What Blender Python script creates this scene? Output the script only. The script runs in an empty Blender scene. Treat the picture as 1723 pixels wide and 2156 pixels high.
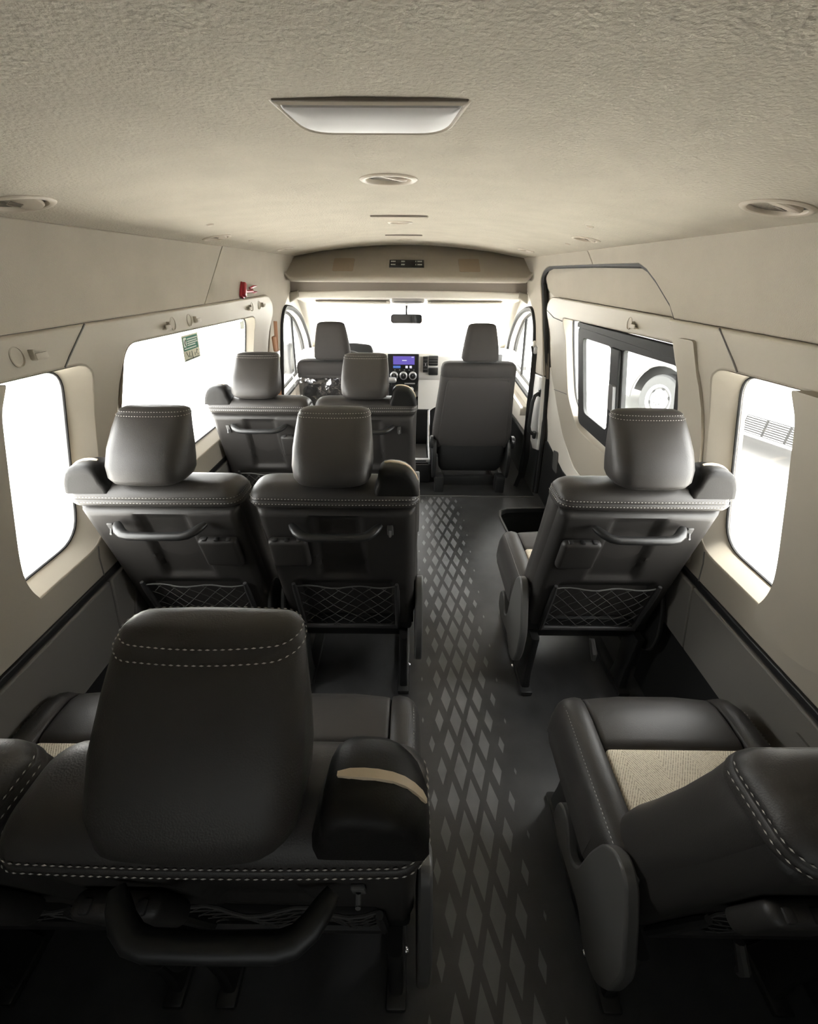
import bpy, bmesh, math, random
from mathutils import Vector, Matrix
from mathutils.geometry import delaunay_2d_cdt
random.seed(7)
SC = bpy.context.scene
COL = SC.collection
R = math.radians

# ------------------------------------------------------------------ camera, world, exposure
cam = bpy.data.objects.new('camera', bpy.data.cameras.new('camera'))
COL.objects.link(cam)
cam.data.sensor_fit = 'HORIZONTAL'
cam.data.sensor_width = 36.0
cam.data.lens = 36.0 * 860.0 / 1723.0
cam.data.clip_start = 0.02
cam.matrix_world = (Matrix.Translation((0, 0, 1.40)) @ Matrix.Rotation(R(0.3), 4, 'Z')
                    @ Matrix.Rotation(R(90 - 30.45), 4, 'X') @ Matrix.Rotation(R(0.35), 4, 'Z'))
SC.camera = cam

world = bpy.data.worlds.new('overcast_sky'); SC.world = world
world.use_nodes = True
wb = world.node_tree.nodes['Background']
wb.inputs['Color'].default_value = (1.0, 0.985, 0.965, 1)
wb.inputs['Strength'].default_value = 5.0
sun = bpy.data.lights.new('sun', 'SUN'); sun.energy = 14.0; sun.angle = R(14); sun.color = (1.0, 0.96, 0.9)
suno = bpy.data.objects.new('sun', sun); suno.rotation_euler = (R(-4), R(6), 0); COL.objects.link(suno)  # soft sun added so the paving bounces more light onto the ceiling
SC.view_settings.view_transform = 'Standard'
SC.view_settings.look = 'None'
SC.view_settings.gamma = 1.0
SC.view_settings.use_curve_mapping = False
SC.view_settings.exposure = 2.0
SC.cycles.use_denoising = True
SC.cycles.max_bounces = 10
SC.cycles.diffuse_bounces = 6
SC.cycles.transparent_max_bounces = 16
SC.cycles.sample_clamp_indirect = 8.0

def portal(name, loc, rot, sx, sy):
    l = bpy.data.lights.new(name, 'AREA'); l.shape = 'RECTANGLE'; l.size = sx; l.size_y = sy
    l.energy = 1.0
    l.cycles.is_portal = True
    o = bpy.data.objects.new(name, l); o.location = loc; o.rotation_euler = rot; COL.objects.link(o)

# sky portals: they emit nothing, they only guide sampling of the sky through the glass
portal('sky_portal_left', (-1.03, 1.90, 0.95), (0, R(-90), 0), 0.62, 1.6)
portal('sky_portal_left_rear', (-1.03, 0.80, 0.95), (0, R(-90), 0), 0.62, 0.8)
portal('sky_portal_right', (0.97, 1.85, 0.95), (0, R(90), 0), 0.62, 1.5)
portal('sky_portal_right_rear', (0.97, 0.80, 0.95), (0, R(90), 0), 0.62, 0.8)
portal('sky_portal_front', (-0.03, 4.25, 1.05), (R(-90), 0, 0), 2.0, 0.9)
portal('sky_portal_left_front', (-1.03, 3.45, 0.92), (0, R(-90), 0), 0.7, 1.1)
portal('sky_portal_right_front', (0.97, 3.45, 0.92), (0, R(90), 0), 0.7, 1.1)

# ------------------------------------------------------------------ materials
MATS = {}
def mat(name, col, rough=0.5, metal=0.0, bump=0.0, bscale=200.0, var=0.0, vscale=4.0, spec=0.5, coat=0.0):
    m = bpy.data.materials.new(name); m.use_nodes = True
    nt = m.node_tree; N = nt.nodes; L = nt.links
    b = N['Principled BSDF']
    b.inputs['Base Color'].default_value = (*col, 1)
    b.inputs['Roughness'].default_value = rough
    b.inputs['Metallic'].default_value = metal
    b.inputs['Specular IOR Level'].default_value = spec
    b.inputs['Coat Weight'].default_value = coat
    if bump or var:
        tc = N.new('ShaderNodeTexCoord')
    if bump:
        n = N.new('ShaderNodeTexNoise'); n.inputs['Scale'].default_value = bscale; n.inputs['Detail'].default_value = 3
        L.new(tc.outputs['Object'], n.inputs['Vector'])
        bp = N.new('ShaderNodeBump'); bp.inputs['Strength'].default_value = bump; bp.inputs['Distance'].default_value = 0.004
        L.new(n.outputs['Fac'], bp.inputs['Height']); L.new(bp.outputs['Normal'], b.inputs['Normal'])
    if var:
        n2 = N.new('ShaderNodeTexNoise'); n2.inputs['Scale'].default_value = vscale; n2.inputs['Detail'].default_value = 5
        L.new(tc.outputs['Object'], n2.inputs['Vector'])
        mr = N.new('ShaderNodeMapRange'); mr.inputs['From Min'].default_value = 0.3; mr.inputs['From Max'].default_value = 0.7
        mr.inputs['To Min'].default_value = 1 - var; mr.inputs['To Max'].default_value = 1 + var
        L.new(n2.outputs['Fac'], mr.inputs['Value'])
        mx = N.new('ShaderNodeVectorMath'); mx.operation = 'SCALE'; mx.inputs[0].default_value = col
        L.new(mr.outputs['Result'], mx.inputs['Scale']); L.new(mx.outputs['Vector'], b.inputs['Base Color'])
    MATS[name] = m
    return m

headliner = mat('headliner_cloth', (0.58, 0.530, 0.445), 0.95, bump=0.7, bscale=170, var=0.045, vscale=9, spec=0.1)
wall_cloth = mat('wall_cloth', (0.43, 0.392, 0.332), 0.9, bump=0.25, bscale=420, var=0.03, vscale=9, spec=0.15)
cream = mat('cream_plastic', (0.41, 0.375, 0.312), 0.5, bump=0.08, bscale=700, spec=0.35)
cream_light = mat('pale_cream_plastic', (0.74, 0.70, 0.63), 0.5, bump=0.05, bscale=700)
dash_m = mat('glare_white_dash_plastic', (0.86, 0.84, 0.80), 0.45, bump=0.04, bscale=700)  # whitened colour stands in for the glare over the dash
grey_lower = mat('grey_lower_plastic', (0.17, 0.16, 0.145), 0.55, bump=0.1, bscale=600)
white_paint = mat('white_body_paint', (0.75, 0.74, 0.72), 0.3, coat=0.3)
shell_mat = mat('cavity_metal', (0.12, 0.115, 0.11), 0.6)
leather = mat('dark_leather', (0.043, 0.0395, 0.037), 0.46, bump=0.12, bscale=550, spec=0.45)
leather_blk = mat('black_leather_cover', (0.013, 0.0122, 0.0115), 0.5, bump=0.08, bscale=450, spec=0.2)
seat_grey = mat('grey_seat_leather', (0.105, 0.10, 0.10), 0.42, bump=0.12, bscale=550)
panel_pl = mat('seat_back_plastic', (0.031, 0.0285, 0.0265), 0.48, bump=0.1, bscale=800)
panel_dk = mat('seat_back_recess_plastic', (0.032, 0.031, 0.031), 0.5, bump=0.1, bscale=800)
black_pl = mat('black_plastic', (0.018, 0.018, 0.018), 0.4)
black_rb = mat('black_rubber', (0.012, 0.012, 0.012), 0.65)
cover_pl = mat('grey_hinge_plastic', (0.10, 0.098, 0.095), 0.42)
net_mat = mat('net_cord', (0.07, 0.068, 0.065), 0.7)
thread = mat('stitch_thread', (0.52, 0.50, 0.47), 0.8)
front_cloth = mat('front_seat_cloth', (0.052, 0.048, 0.046), 0.75, bump=0.3, bscale=900, spec=0.2)
chrome = mat('chrome', (0.75, 0.75, 0.76), 0.18, metal=1.0)
silver = mat('silver_plastic', (0.55, 0.55, 0.57), 0.3, metal=0.5)
vent_dark = mat('vent_shadow_plastic', (0.20, 0.17, 0.14), 0.6)  # brown shade tone, also for the shelf filler and visor edge lines
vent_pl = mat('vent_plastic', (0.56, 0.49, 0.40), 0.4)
lamp_lens = mat('lamp_lens_plastic', (0.52, 0.50, 0.485), 0.35, spec=0.5)
speaker_m = mat('speaker_cloth', (0.36, 0.29, 0.21), 0.9, bump=0.4, bscale=900)
red_pl = mat('red_plastic', (0.30, 0.008, 0.02), 0.35)
belt_m = mat('black_webbing', (0.015, 0.015, 0.016), 0.75, bump=0.2, bscale=900)
belt_tan = mat('tan_webbing', (0.42, 0.22, 0.13), 0.75, bump=0.2, bscale=900)
mirror_m = mat('mirror_glass', (0.8, 0.8, 0.8), 0.04, metal=1.0)
beige_trim = mat('beige_belt_trim', (0.72, 0.60, 0.44), 0.45)
green_m = mat('green_print', (0.02, 0.16, 0.10), 0.6)
pale_m = mat('pale_print', (0.62, 0.62, 0.48), 0.6)
white_m = mat('white_print', (0.75, 0.80, 0.74), 0.6)
dark_print = mat('dark_print', (0.03, 0.05, 0.03), 0.6)
tyre_m = mat('tyre_rubber', (0.05, 0.05, 0.05), 0.8, bump=0.2, bscale=60)
rim_m = mat('white_wheel_paint', (0.8, 0.8, 0.8), 0.4)
grille_dk = mat('grille_slot_dark', (0.02, 0.02, 0.02), 0.7, spec=0.2)
ground_m = mat('pale_paving', (0.50, 0.49, 0.465), 0.85, bump=0.2, bscale=30, var=0.1, vscale=1.5)
skin_m = mat('skin', (0.16, 0.10, 0.075), 0.6)
shirt_m = mat('blue_cloth', (0.055, 0.058, 0.090), 0.85)
trouser_m = mat('slate_cloth', (0.16, 0.16, 0.24), 0.85)
hair_m = mat('dark_hair', (0.02, 0.018, 0.015), 0.6)

def glass_mat(name, tint, gloss=0.06):
    m = bpy.data.materials.new(name); m.use_nodes = True
    nt = m.node_tree; N = nt.nodes; L = nt.links
    N.clear()
    out = N.new('ShaderNodeOutputMaterial'); mix = N.new('ShaderNodeMixShader')
    t = N.new('ShaderNodeBsdfTransparent'); t.inputs['Color'].default_value = (*tint, 1)
    g = N.new('ShaderNodeBsdfGlossy'); g.inputs['Roughness'].default_value = 0.02
    mix.inputs['Fac'].default_value = gloss
    L.new(t.outputs[0], mix.inputs[1]); L.new(g.outputs[0], mix.inputs[2]); L.new(mix.outputs[0], out.inputs['Surface'])
    return m
glass = glass_mat('window_glass', (0.95, 0.96, 0.955))
glass_dark = glass_mat('privacy_glass', (0.20, 0.205, 0.205))  # tint sets how much light the added rear window lets in

def film_mat():
    m = bpy.data.materials.new('clear_plastic_film'); m.use_nodes = True
    nt = m.node_tree; N = nt.nodes; L = nt.links
    N.clear()
    out = N.new('ShaderNodeOutputMaterial'); mix = N.new('ShaderNodeMixShader')
    t = N.new('ShaderNodeBsdfTransparent'); t.inputs['Color'].default_value = (0.93, 0.93, 0.94, 1)
    g = N.new('ShaderNodeBsdfGlossy'); g.inputs['Roughness'].default_value = 0.12
    n = N.new('ShaderNodeTexNoise'); n.inputs['Scale'].default_value = 14; n.inputs['Detail'].default_value = 2
    tc = N.new('ShaderNodeTexCoord'); L.new(tc.outputs['Object'], n.inputs['Vector'])
    bp = N.new('ShaderNodeBump'); bp.inputs['Strength'].default_value = 0.9; bp.inputs['Distance'].default_value = 0.02
    L.new(n.outputs['Fac'], bp.inputs['Height']); L.new(bp.outputs['Normal'], g.inputs['Normal'])
    mix.inputs['Fac'].default_value = 0.16
    L.new(t.outputs[0], mix.inputs[1]); L.new(g.outputs[0], mix.inputs[2]); L.new(mix.outputs[0], out.inputs['Surface'])
    return m
film = film_mat()

def emit_mat(name, col, s):
    m = bpy.data.materials.new(name); m.use_nodes = True
    b = m.node_tree.nodes['Principled BSDF']
    b.inputs['Base Color'].default_value = (0.01, 0.01, 0.01, 1)
    b.inputs['Emission Color'].default_value = (*col, 1); b.inputs['Emission Strength'].default_value = s
    b.inputs['Roughness'].default_value = 0.2
    return m
screen_purple = emit_mat('screen_purple', (0.155, 0.114, 0.515), 0.25)
screen_white = emit_mat('screen_white', (0.8, 0.8, 0.95), 0.25)
screen_blue = emit_mat('screen_blue', (0.10, 0.20, 0.60), 0.22)

def floor_mat():
    m = bpy.data.materials.new('vinyl_floor_with_diamond_print'); m.use_nodes = True
    nt = m.node_tree; N = nt.nodes; L = nt.links
    b = N['Principled BSDF']
    tc = N.new('ShaderNodeTexCoord'); sep = N.new('ShaderNodeSeparateXYZ'); L.new(tc.outputs['Object'], sep.inputs[0])
    def M(op, a, c=None, clamp=False):
        n = N.new('ShaderNodeMath'); n.operation = op; n.use_clamp = clamp
        for i, v in enumerate((a, c)):
            if v is None: continue
            if isinstance(v, (int, float)): n.inputs[i].default_value = v
            else: L.new(v, n.inputs[i])
        return n.outputs[0]
    p = M('DIVIDE', M('SUBTRACT', sep.outputs[0], 0.199 + 0.0), 0.0595)
    q = M('DIVIDE', M('SUBTRACT', sep.outputs[1], 1.500), 0.173)
    res = None
    for ox, oy in ((0.0, 0.0), (0.5, 0.5)):
        pp = M('ADD', p, ox); qq = M('ADD', q, oy)
        cx = M('ROUND', pp); cy = M('ROUND', qq)
        fx = M('ABSOLUTE', M('SUBTRACT', pp, cx)); fy = M('ABSOLUTE', M('SUBTRACT', qq, cy))
        metric = M('MULTIPLY', M('ADD', fx, fy), 2.0)
        colx = M('ABSOLUTE', M('SUBTRACT', cx, ox))
        s = M('SUBTRACT', 0.74, M('MULTIPLY', M('POWER', colx, 2.0), 0.095))
        e = M('MULTIPLY', M('SUBTRACT', s, metric), 30.0, True)
        res = e if res is None else M('MAXIMUM', res, e)
    n = N.new('ShaderNodeTexNoise'); n.inputs['Scale'].default_value = 9; n.inputs['Detail'].default_value = 6
    L.new(tc.outputs['Object'], n.inputs['Vector'])
    mix = N.new('ShaderNodeMix'); mix.data_type = 'RGBA'
    mix.inputs['A'].default_value = (0.048, 0.048, 0.049, 1); mix.inputs['B'].default_value = (0.155, 0.156, 0.162, 1)
    L.new(res, mix.inputs['Factor'])
    sc = N.new('ShaderNodeMapRange'); sc.inputs['From Min'].default_value = 0.3; sc.inputs['From Max'].default_value = 0.7
    sc.inputs['To Min'].default_value = 0.8; sc.inputs['To Max'].default_value = 1.25
    L.new(n.outputs['Fac'], sc.inputs['Value'])
    vm = N.new('ShaderNodeVectorMath'); vm.operation = 'SCALE'
    L.new(mix.outputs['Result'], vm.inputs[0]); L.new(sc.outputs['Result'], vm.inputs['Scale'])
    L.new(vm.outputs['Vector'], b.inputs['Base Color'])
    b.inputs['Roughness'].default_value = 0.30
    n2 = N.new('ShaderNodeTexNoise'); n2.inputs['Scale'].default_value = 500
    L.new(tc.outputs['Object'], n2.inputs['Vector'])
    bp = N.new('ShaderNodeBump'); bp.inputs['Strength'].default_value = 0.15; bp.inputs['Distance'].default_value = 0.003
    L.new(n2.outputs['Fac'], bp.inputs['Height']); L.new(bp.outputs['Normal'], b.inputs['Normal'])
    return m
floor_m = floor_mat()

def weave_mat():
    m = bpy.data.materials.new('beige_herringbone_weave'); m.use_nodes = True
    nt = m.node_tree; N = nt.nodes; L = nt.links
    b = N['Principled BSDF']
    tc = N.new('ShaderNodeTexCoord'); sep = N.new('ShaderNodeSeparateXYZ'); L.new(tc.outputs['Object'], sep.inputs[0])
    pp = N.new('ShaderNodeMath'); pp.operation = 'PINGPONG'; pp.inputs[1].default_value = 0.075
    L.new(sep.outputs[0], pp.inputs[0])
    ad = N.new('ShaderNodeMath'); ad.operation = 'MULTIPLY_ADD'; ad.inputs[1].default_value = 1.6
    L.new(pp.outputs[0], ad.inputs[0]); L.new(sep.outputs[1], ad.inputs[2])
    cb = N.new('ShaderNodeCombineXYZ'); L.new(ad.outputs[0], cb.inputs[0])
    w = N.new('ShaderNodeTexWave'); w.inputs['Scale'].default_value = 36; w.inputs['Distortion'].default_value = 0.6
    L.new(cb.outputs[0], w.inputs['Vector'])
    n = N.new('ShaderNodeTexVoronoi'); n.inputs['Scale'].default_value = 260
    L.new(tc.outputs['Object'], n.inputs['Vector'])
    mu = N.new('ShaderNodeMath'); mu.operation = 'MULTIPLY'
    L.new(w.outputs['Fac'], mu.inputs[0]); L.new(n.outputs['Distance'], mu.inputs[1])
    mix = N.new('ShaderNodeMix'); mix.data_type = 'RGBA'
    mix.inputs['A'].default_value = (0.78, 0.71, 0.58, 1); mix.inputs['B'].default_value = (0.36, 0.30, 0.22, 1)
    L.new(mu.outputs[0], mix.inputs['Factor']); L.new(mix.outputs['Result'], b.inputs['Base Color'])
    b.inputs['Roughness'].default_value = 0.9; b.inputs['Specular IOR Level'].default_value = 0.1
    bp = N.new('ShaderNodeBump'); bp.inputs['Strength'].default_value = 0.5; bp.inputs['Distance'].default_value = 0.003
    bp.invert = True
    L.new(mu.outputs[0], bp.inputs['Height']); L.new(bp.outputs['Normal'], b.inputs['Normal'])
    return m
weave = weave_mat()

# ------------------------------------------------------------------ helpers
def link(name, me, m, parent=None, angle=40, smooth=True):
    me.materials.append(m)
    if smooth:
        me.shade_smooth(); me.set_sharp_from_angle(angle=R(angle))
    o = bpy.data.objects.new(name, me); COL.objects.link(o)
    if parent is not None: o.parent = parent
    return o

def from_bm(name, bm, m, parent=None, angle=40, smooth=True):
    bmesh.ops.recalc_face_normals(bm, faces=bm.faces)
    me = bpy.data.meshes.new(name); bm.to_mesh(me); bm.free()
    return link(name, me, m, parent, angle, smooth)

def thing(name, label, cat, loc=(0, 0, 0), rot=(0, 0, 0), group=None):
    o = bpy.data.objects.new(name, None); COL.objects.link(o)
    o.empty_display_size = 0.05
    o.location = loc; o.rotation_euler = rot; o['label'] = label; o['category'] = cat
    if group: o['group'] = group
    return o

def struct(o): o['kind'] = 'structure'; return o
def empty_struct(name):
    o = bpy.data.objects.new(name, None); COL.objects.link(o); o['kind'] = 'structure'; return o

def tag(o, label, cat, group=None):
    o['label'] = label; o['category'] = cat
    if group: o['group'] = group
    return o

def bevel_mod(o, w=0.005, seg=2, ang=40):
    md = o.modifiers.new('bevel', 'BEVEL'); md.width = w; md.segments = seg; md.limit_method = 'ANGLE'; md.angle_limit = R(ang)
    return o

def add_box(bm, c, s, r=0.0, seg=3, rot=None):
    g = bmesh.ops.create_cube(bm, size=1.0)
    vs = g['verts']
    bmesh.ops.scale(bm, vec=s, verts=vs)
    if r > 0:
        es = list({e for v in vs for e in v.link_edges})
        g2 = bmesh.ops.bevel(bm, geom=es, offset=r, segments=seg, profile=0.5, affect='EDGES')
        vs = [v for v in g2['verts']]
        fs = set()
        stack = [vs[0]]; seen = {vs[0]}
        while stack:
            v = stack.pop()
            for e in v.link_edges:
                w = e.other_vert(v)
                if w not in seen: seen.add(w); stack.append(w)
        vs = list(seen)
    if rot is not None: bmesh.ops.rotate(bm, cent=(0, 0, 0), matrix=rot, verts=vs)
    bmesh.ops.translate(bm, vec=c, verts=vs)
    return vs

def box(name, c, s, m, parent=None, r=0.004, seg=2, rot=None):
    bm = bmesh.new(); add_box(bm, c, s, min(r, min(s) * 0.49), seg, rot); return from_bm(name, bm, m, parent)

def add_loft(bm, rings, cap=True, close=True):
    vr = [[bm.verts.new(p) for p in ring] for ring in rings]
    n = len(vr[0])
    for a, b in zip(vr, vr[1:]):
        for i in range(n if close else n - 1):
            j = (i + 1) % n
            bm.faces.new((a[i], a[j], b[j], b[i]))
    if cap and close:
        bm.faces.new(vr[0][::-1]); bm.faces.new(vr[-1])
    return vr

def loft(name, rings, m, parent=None, cap=True, close=True, angle=40):
    bm = bmesh.new(); add_loft(bm, rings, cap, close); return from_bm(name, bm, m, parent, angle)

def rrect(a0, a1, b0, b1, r, n=6):
    """rounded rectangle outline, counter clockwise, r may be 4 radii (a1b1, a0b1, a0b0, a1b0)"""
    rs = r if isinstance(r, (tuple, list)) else (r,) * 4
    mx = min(abs(a1 - a0), abs(b1 - b0)) * 0.499
    pts = []
    for (ca, cb, sx, sy, st), rr in zip(((a1, b1, -1, -1, 0), (a0, b1, 1, -1, 90), (a0, b0, 1, 1, 180), (a1, b0, -1, 1, 270)), rs):
        rr = min(rr, mx)
        for i in range(n + 1):
            t = R(st + 90 * i / n)
            pts.append((ca + sx * rr + rr * math.cos(t), cb + sy * rr + rr * math.sin(t)))
    return pts

def round_poly(pts, rad, n=5):
    """round the corners of a polygon by arcs (quadratic), rad: number or list"""
    out = []
    k = len(pts)
    for i, p in enumerate(pts):
        r = rad[i] if isinstance(rad, (list, tuple)) else rad
        p = Vector(p); a = Vector(pts[i - 1]); b = Vector(pts[(i + 1) % k])
        da = (a - p); db = (b - p)
        ra = min(r, da.length * 0.49); rb = min(r, db.length * 0.49)
        if r <= 1e-5: out.append(tuple(p)); continue
        A = p + da.normalized() * ra; B = p + db.normalized() * rb
        for j in range(n + 1):
            t = j / n
            q = A * (1 - t) ** 2 + p * 2 * t * (1 - t) + B * t * t
            out.append(tuple(q))
    return out

def add_tube(bm, path, rad, n=8, closed=False, flat=1.0):
    path = [Vector(p) for p in path]
    rings = []
    k = len(path)
    up = None
    for i, p in enumerate(path):
        if closed: d = (path[(i + 1) % k] - path[i - 1])
        else: d = path[min(i + 1, k - 1)] - path[max(i - 1, 0)]
        d.normalize()
        if up is None:
            up = Vector((0, 0, 1)) if abs(d.z) < 0.9 else Vector((1, 0, 0))
        s = d.cross(up)
        if s.length < 1e-6: s = d.cross(Vector((1, 0, 0)))
        s.normalize(); up = s.cross(d).normalized()
        r = rad[i] if isinstance(rad, (list, tuple)) else rad
        rings.append([p + (s * math.cos(2 * math.pi * j / n) + up * flat * math.sin(2 * math.pi * j / n)) * r for j in range(n)])
    if closed: rings.append(rings[0])
    vr = [[bm.verts.new(q) for q in ring] for ring in (rings[:-1] if closed else rings)]
    if closed: vr.append(vr[0])
    for a, b in zip(vr, vr[1:]):
        for i in range(n):
            j = (i + 1) % n
            bm.faces.new((a[i], a[j], b[j], b[i]))
    if not closed:
        bm.faces.new(vr[0][::-1]); bm.faces.new(vr[-1])

def tube(name, path, rad, m, parent=None, n=8, closed=False, flat=1.0):
    bm = bmesh.new(); add_tube(bm, path, rad, n, closed, flat); return from_bm(name, bm, m, parent)

def add_lathe(bm, prof, n=32, mtx=None):
    """prof: list of (r, h); axis z"""
    rings = []
    for r, h in prof:
        ring = []
        for j in range(n):
            t = 2 * math.pi * j / n
            p = Vector((r * math.cos(t), r * math.sin(t), h))
            ring.append(bm.verts.new(mtx @ p if mtx else p))
        rings.append(ring)
    for a, b in zip(rings, rings[1:]):
        for i in range(n):
            j = (i + 1) % n
            bm.faces.new((a[i], a[j], b[j], b[i]))
    bm.faces.new(rings[0][::-1]); bm.faces.new(rings[-1])

def lathe(name, prof, m, parent=None, n=32, mtx=None, angle=35):
    bm = bmesh.new(); add_lathe(bm, prof, n, mtx); return from_bm(name, bm, m, parent, angle)

def prism(name, pts2, axis, a, b, m, parent=None, bev=0.0):
    """extrude polygon along axis ('x': pts are (y,z); 'y': (x,z); 'z': (x,y)) from a to b"""
    def P(u, v, w): return (w, u, v) if axis == 'x' else ((u, w, v) if axis == 'y' else (u, v, w))
    o = loft(name, [[P(u, v, a) for u, v in pts2], [P(u, v, b) for u, v in pts2]], m, parent)
    if bev: bevel_mod(o, bev, 2)
    return o

def pip(p, poly):
    x, y = p; c = False
    for i in range(len(poly)):
        x1, y1 = poly[i]; x2, y2 = poly[i - 1]
        if (y1 > y) != (y2 > y) and x < (x2 - x1) * (y - y1) / (y2 - y1) + x1: c = not c
    return c

def resample(poly, g):
    out = []
    for i in range(len(poly)):
        a = Vector(poly[i]); b = Vector(poly[(i + 1) % len(poly)])
        k = max(1, int((b - a).length / g))
        for j in range(k): out.append(tuple(a.lerp(b, j / k)))
    return out

def sheet_mesh(outline, holes, fmap, grid=0.08, back=None):
    """triangulate outline minus holes, map (u,v) with fmap; back: second map -> solid plate"""
    loops = [resample(outline, grid)] + [resample(h, grid) for h in holes]
    vs = []; es = []
    for lp in loops:
        s = len(vs); vs += lp; k = len(lp)
        es += [(s + i, s + (i + 1) % k) for i in range(k)]
    us = [p[0] for p in outline]; vv = [p[1] for p in outline]
    u = min(us) + grid * 0.5
    while u < max(us):
        v = min(vv) + grid * 0.5
        while v < max(vv):
            q = (u, v)
            if pip(q, loops[0]) and not any(pip(q, h) for h in loops[1:]):
                if min((Vector(q) - Vector(w)).length for lp in loops for w in lp) > grid * 0.45:
                    vs.append(q)
            v += grid
        u += grid
    V, E, F, *_ = delaunay_2d_cdt([Vector(v) for v in vs], es, [], 0, 1e-6)
    V = [(v.x, v.y) for v in V]
    T = []
    for f in F:
        c = (sum(V[i][0] for i in f) / len(f), sum(V[i][1] for i in f) / len(f))
        if pip(c, loops[0]) and not any(pip(c, h) for h in loops[1:]): T.append(list(f))
    bm = bmesh.new()
    used = sorted({i for t in T for i in t})
    fr = {i: bm.verts.new(fmap(*V[i])) for i in used}
    for t in T: bm.faces.new([fr[i] for i in t])
    if back:
        bk = {i: bm.verts.new(back(*V[i])) for i in used}
        for t in T: bm.faces.new([bk[i] for i in reversed(t)])
        cnt = {}
        for t in T:
            for i in range(len(t)):
                k = (t[i], t[(i + 1) % len(t)])
                cnt[k] = 1
        for (i, j) in list(cnt):
            if (j, i) not in cnt: bm.faces.new((fr[j], fr[i], bk[i], bk[j]))
    return bm

def sheet(name, outline, holes, fmap, m, parent=None, grid=0.08, back=None, bev=0.0, angle=40):
    o = from_bm(name, sheet_mesh(outline, holes, fmap, grid, back), m, parent, angle)
    if bev: bevel_mod(o, bev, 3, 50)
    return o

def stitches(name, path, m, parent, step=0.009, ln=0.006, r=0.0009, normal=None):
    """row of short thread stitches along a path, joined into one part"""
    path = [Vector(p) for p in path]
    bm = bmesh.new()
    acc = 0.0
    for a, b in zip(path, path[1:]):
        d = b - a; L_ = d.length
        if L_ < 1e-6: continue
        d.normalize()
        t = acc
        while t < L_:
            p = a + d * t
            s = d.cross(Vector((0.3, 0.2, 1))).normalized(); u = s.cross(d)
            q = p + d * ln
            vs = [bm.verts.new(p + s * r * 0.4 + u * 0), bm.verts.new(p + (d * ln * 0.5) + u * r * 1.3),
                  bm.verts.new(q), bm.verts.new(p + d * ln * 0.5 + s * r), bm.verts.new(p + d * ln * 0.5 - s * r),
                  bm.verts.new(p + d * ln * 0.5 - u * r * 1.3)]
            for tri in ((0, 1, 3), (1, 2, 3), (0, 4, 1), (1, 4, 2), (0, 3, 5), (3, 2, 5), (0, 5, 4), (5, 2, 4)):
                bm.faces.new([vs[i] for i in tri])
            t += step
        acc = t - L_
    o = from_bm(name, bm, m, parent); o['kind'] = 'stuff'
    return o

def dup(root, loc, label=None, group=None):
    r = root.copy(); COL.objects.link(r); r.location = loc
    if label: r['label'] = label
    if group: r['group'] = group
    for ch in list(root.children):
        c = ch.copy(); COL.objects.link(c); c.parent = r
        for g in list(ch.children):
            d = g.copy(); COL.objects.link(d); d.parent = c
    return r

# ------------------------------------------------------------------ van profile
XC = -0.03
PROF = [(-1.0, .95), (0, .93), (.35, .92), (.58, .90), (.75, .895), (1.17, .85), (1.275, .84), (1.48, .80), (1.6, .77), (2, .7)]
def hin(z):
    for (a, ha), (b, hb) in zip(PROF, PROF[1:]):
        if z <= b: return ha + (hb - ha) * (z - a) / (b - a)
    return PROF[-1][1]
def WX(side, z, off=0.0): return XC + side * (hin(z) + off)
def wmap(side, off):
    if callable(off): return lambda y, z: (WX(side, z, off(y, z)), y, z)
    return lambda y, z: (WX(side, z, off), y, z)
def wpanel(name, side, outline, holes, off, thick, m, parent, grid=0.08, bev=0.004):
    f = off if callable(off) else (lambda y, z: off)
    return sheet(name, outline, holes, wmap(side, f), m, parent, grid, back=wmap(side, lambda y, z: f(y, z) + thick), bev=bev)
def ceil_z(x): return 1.568 - 0.125 * (x + 0.045) ** 2

def grow(poly, d):
    """offset polygon outward by d (poly counter clockwise or clockwise)"""
    k = len(poly)
    A = sum(poly[i][0] * poly[(i + 1) % k][1] - poly[(i + 1) % k][0] * poly[i][1] for i in range(k))
    sg = 1 if A > 0 else -1
    out = []
    for i in range(k):
        a = Vector(poly[i - 1]); p = Vector(poly[i]); b = Vector(poly[(i + 1) % k])
        n1 = Vector(((p - a).y, -(p - a).x)); n2 = Vector(((b - p).y, -(b - p).x))
        if n1.length > 1e-9: n1.normalize()
        if n2.length > 1e-9: n2.normalize()
        n = n1 + n2
        if n.length < 1e-6: n = n1
        n.normalize()
        out.append(tuple(p + n * sg * d))
    return out

# ------------------------------------------------------------------ setting: floor, ceiling, walls
NOTCH = [(0.62, 2.40), (0.60, 2.33), (0.615, 2.08), (0.615, 1.55)]
fl = [(-1.0, -0.6), (0.95, -0.6), (0.95, 1.50), (0.66, 1.50)] + NOTCH[::-1] + [(0.66, 2.43), (0.95, 2.45), (0.95, 4.3), (-1.0, 4.3)]
floor = struct(sheet('floor', fl, [], lambda x, y: (x, y, 0.0), floor_m, None, 0.4, back=lambda x, y: (x, y, -0.03)))
step = box('step_well', (0.84, 1.98, -0.27), (0.62, 1.05, 0.02), black_rb, floor, 0.003)
box('step_well_side', (0.56, 1.98, -0.14), (0.02, 1.02, 0.24), black_rb, floor, 0.003)
box('step_well_side', (0.80, 2.47, -0.14), (0.6, 0.02, 0.24), black_rb, floor, 0.003)
box('step_well_side', (0.80, 1.48, -0.14), (0.6, 0.02, 0.24), black_rb, floor, 0.003)
tube('step_edge_strip', [(0.61, 1.6, 0.004), (0.608, 2.08, 0.004), (0.592, 2.33, 0.004), (0.61, 2.405, 0.004), (0.66, 2.435, 0.004), (0.9, 2.45, 0.004)], 0.009, cover_pl, floor, 6, flat=0.5)
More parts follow.
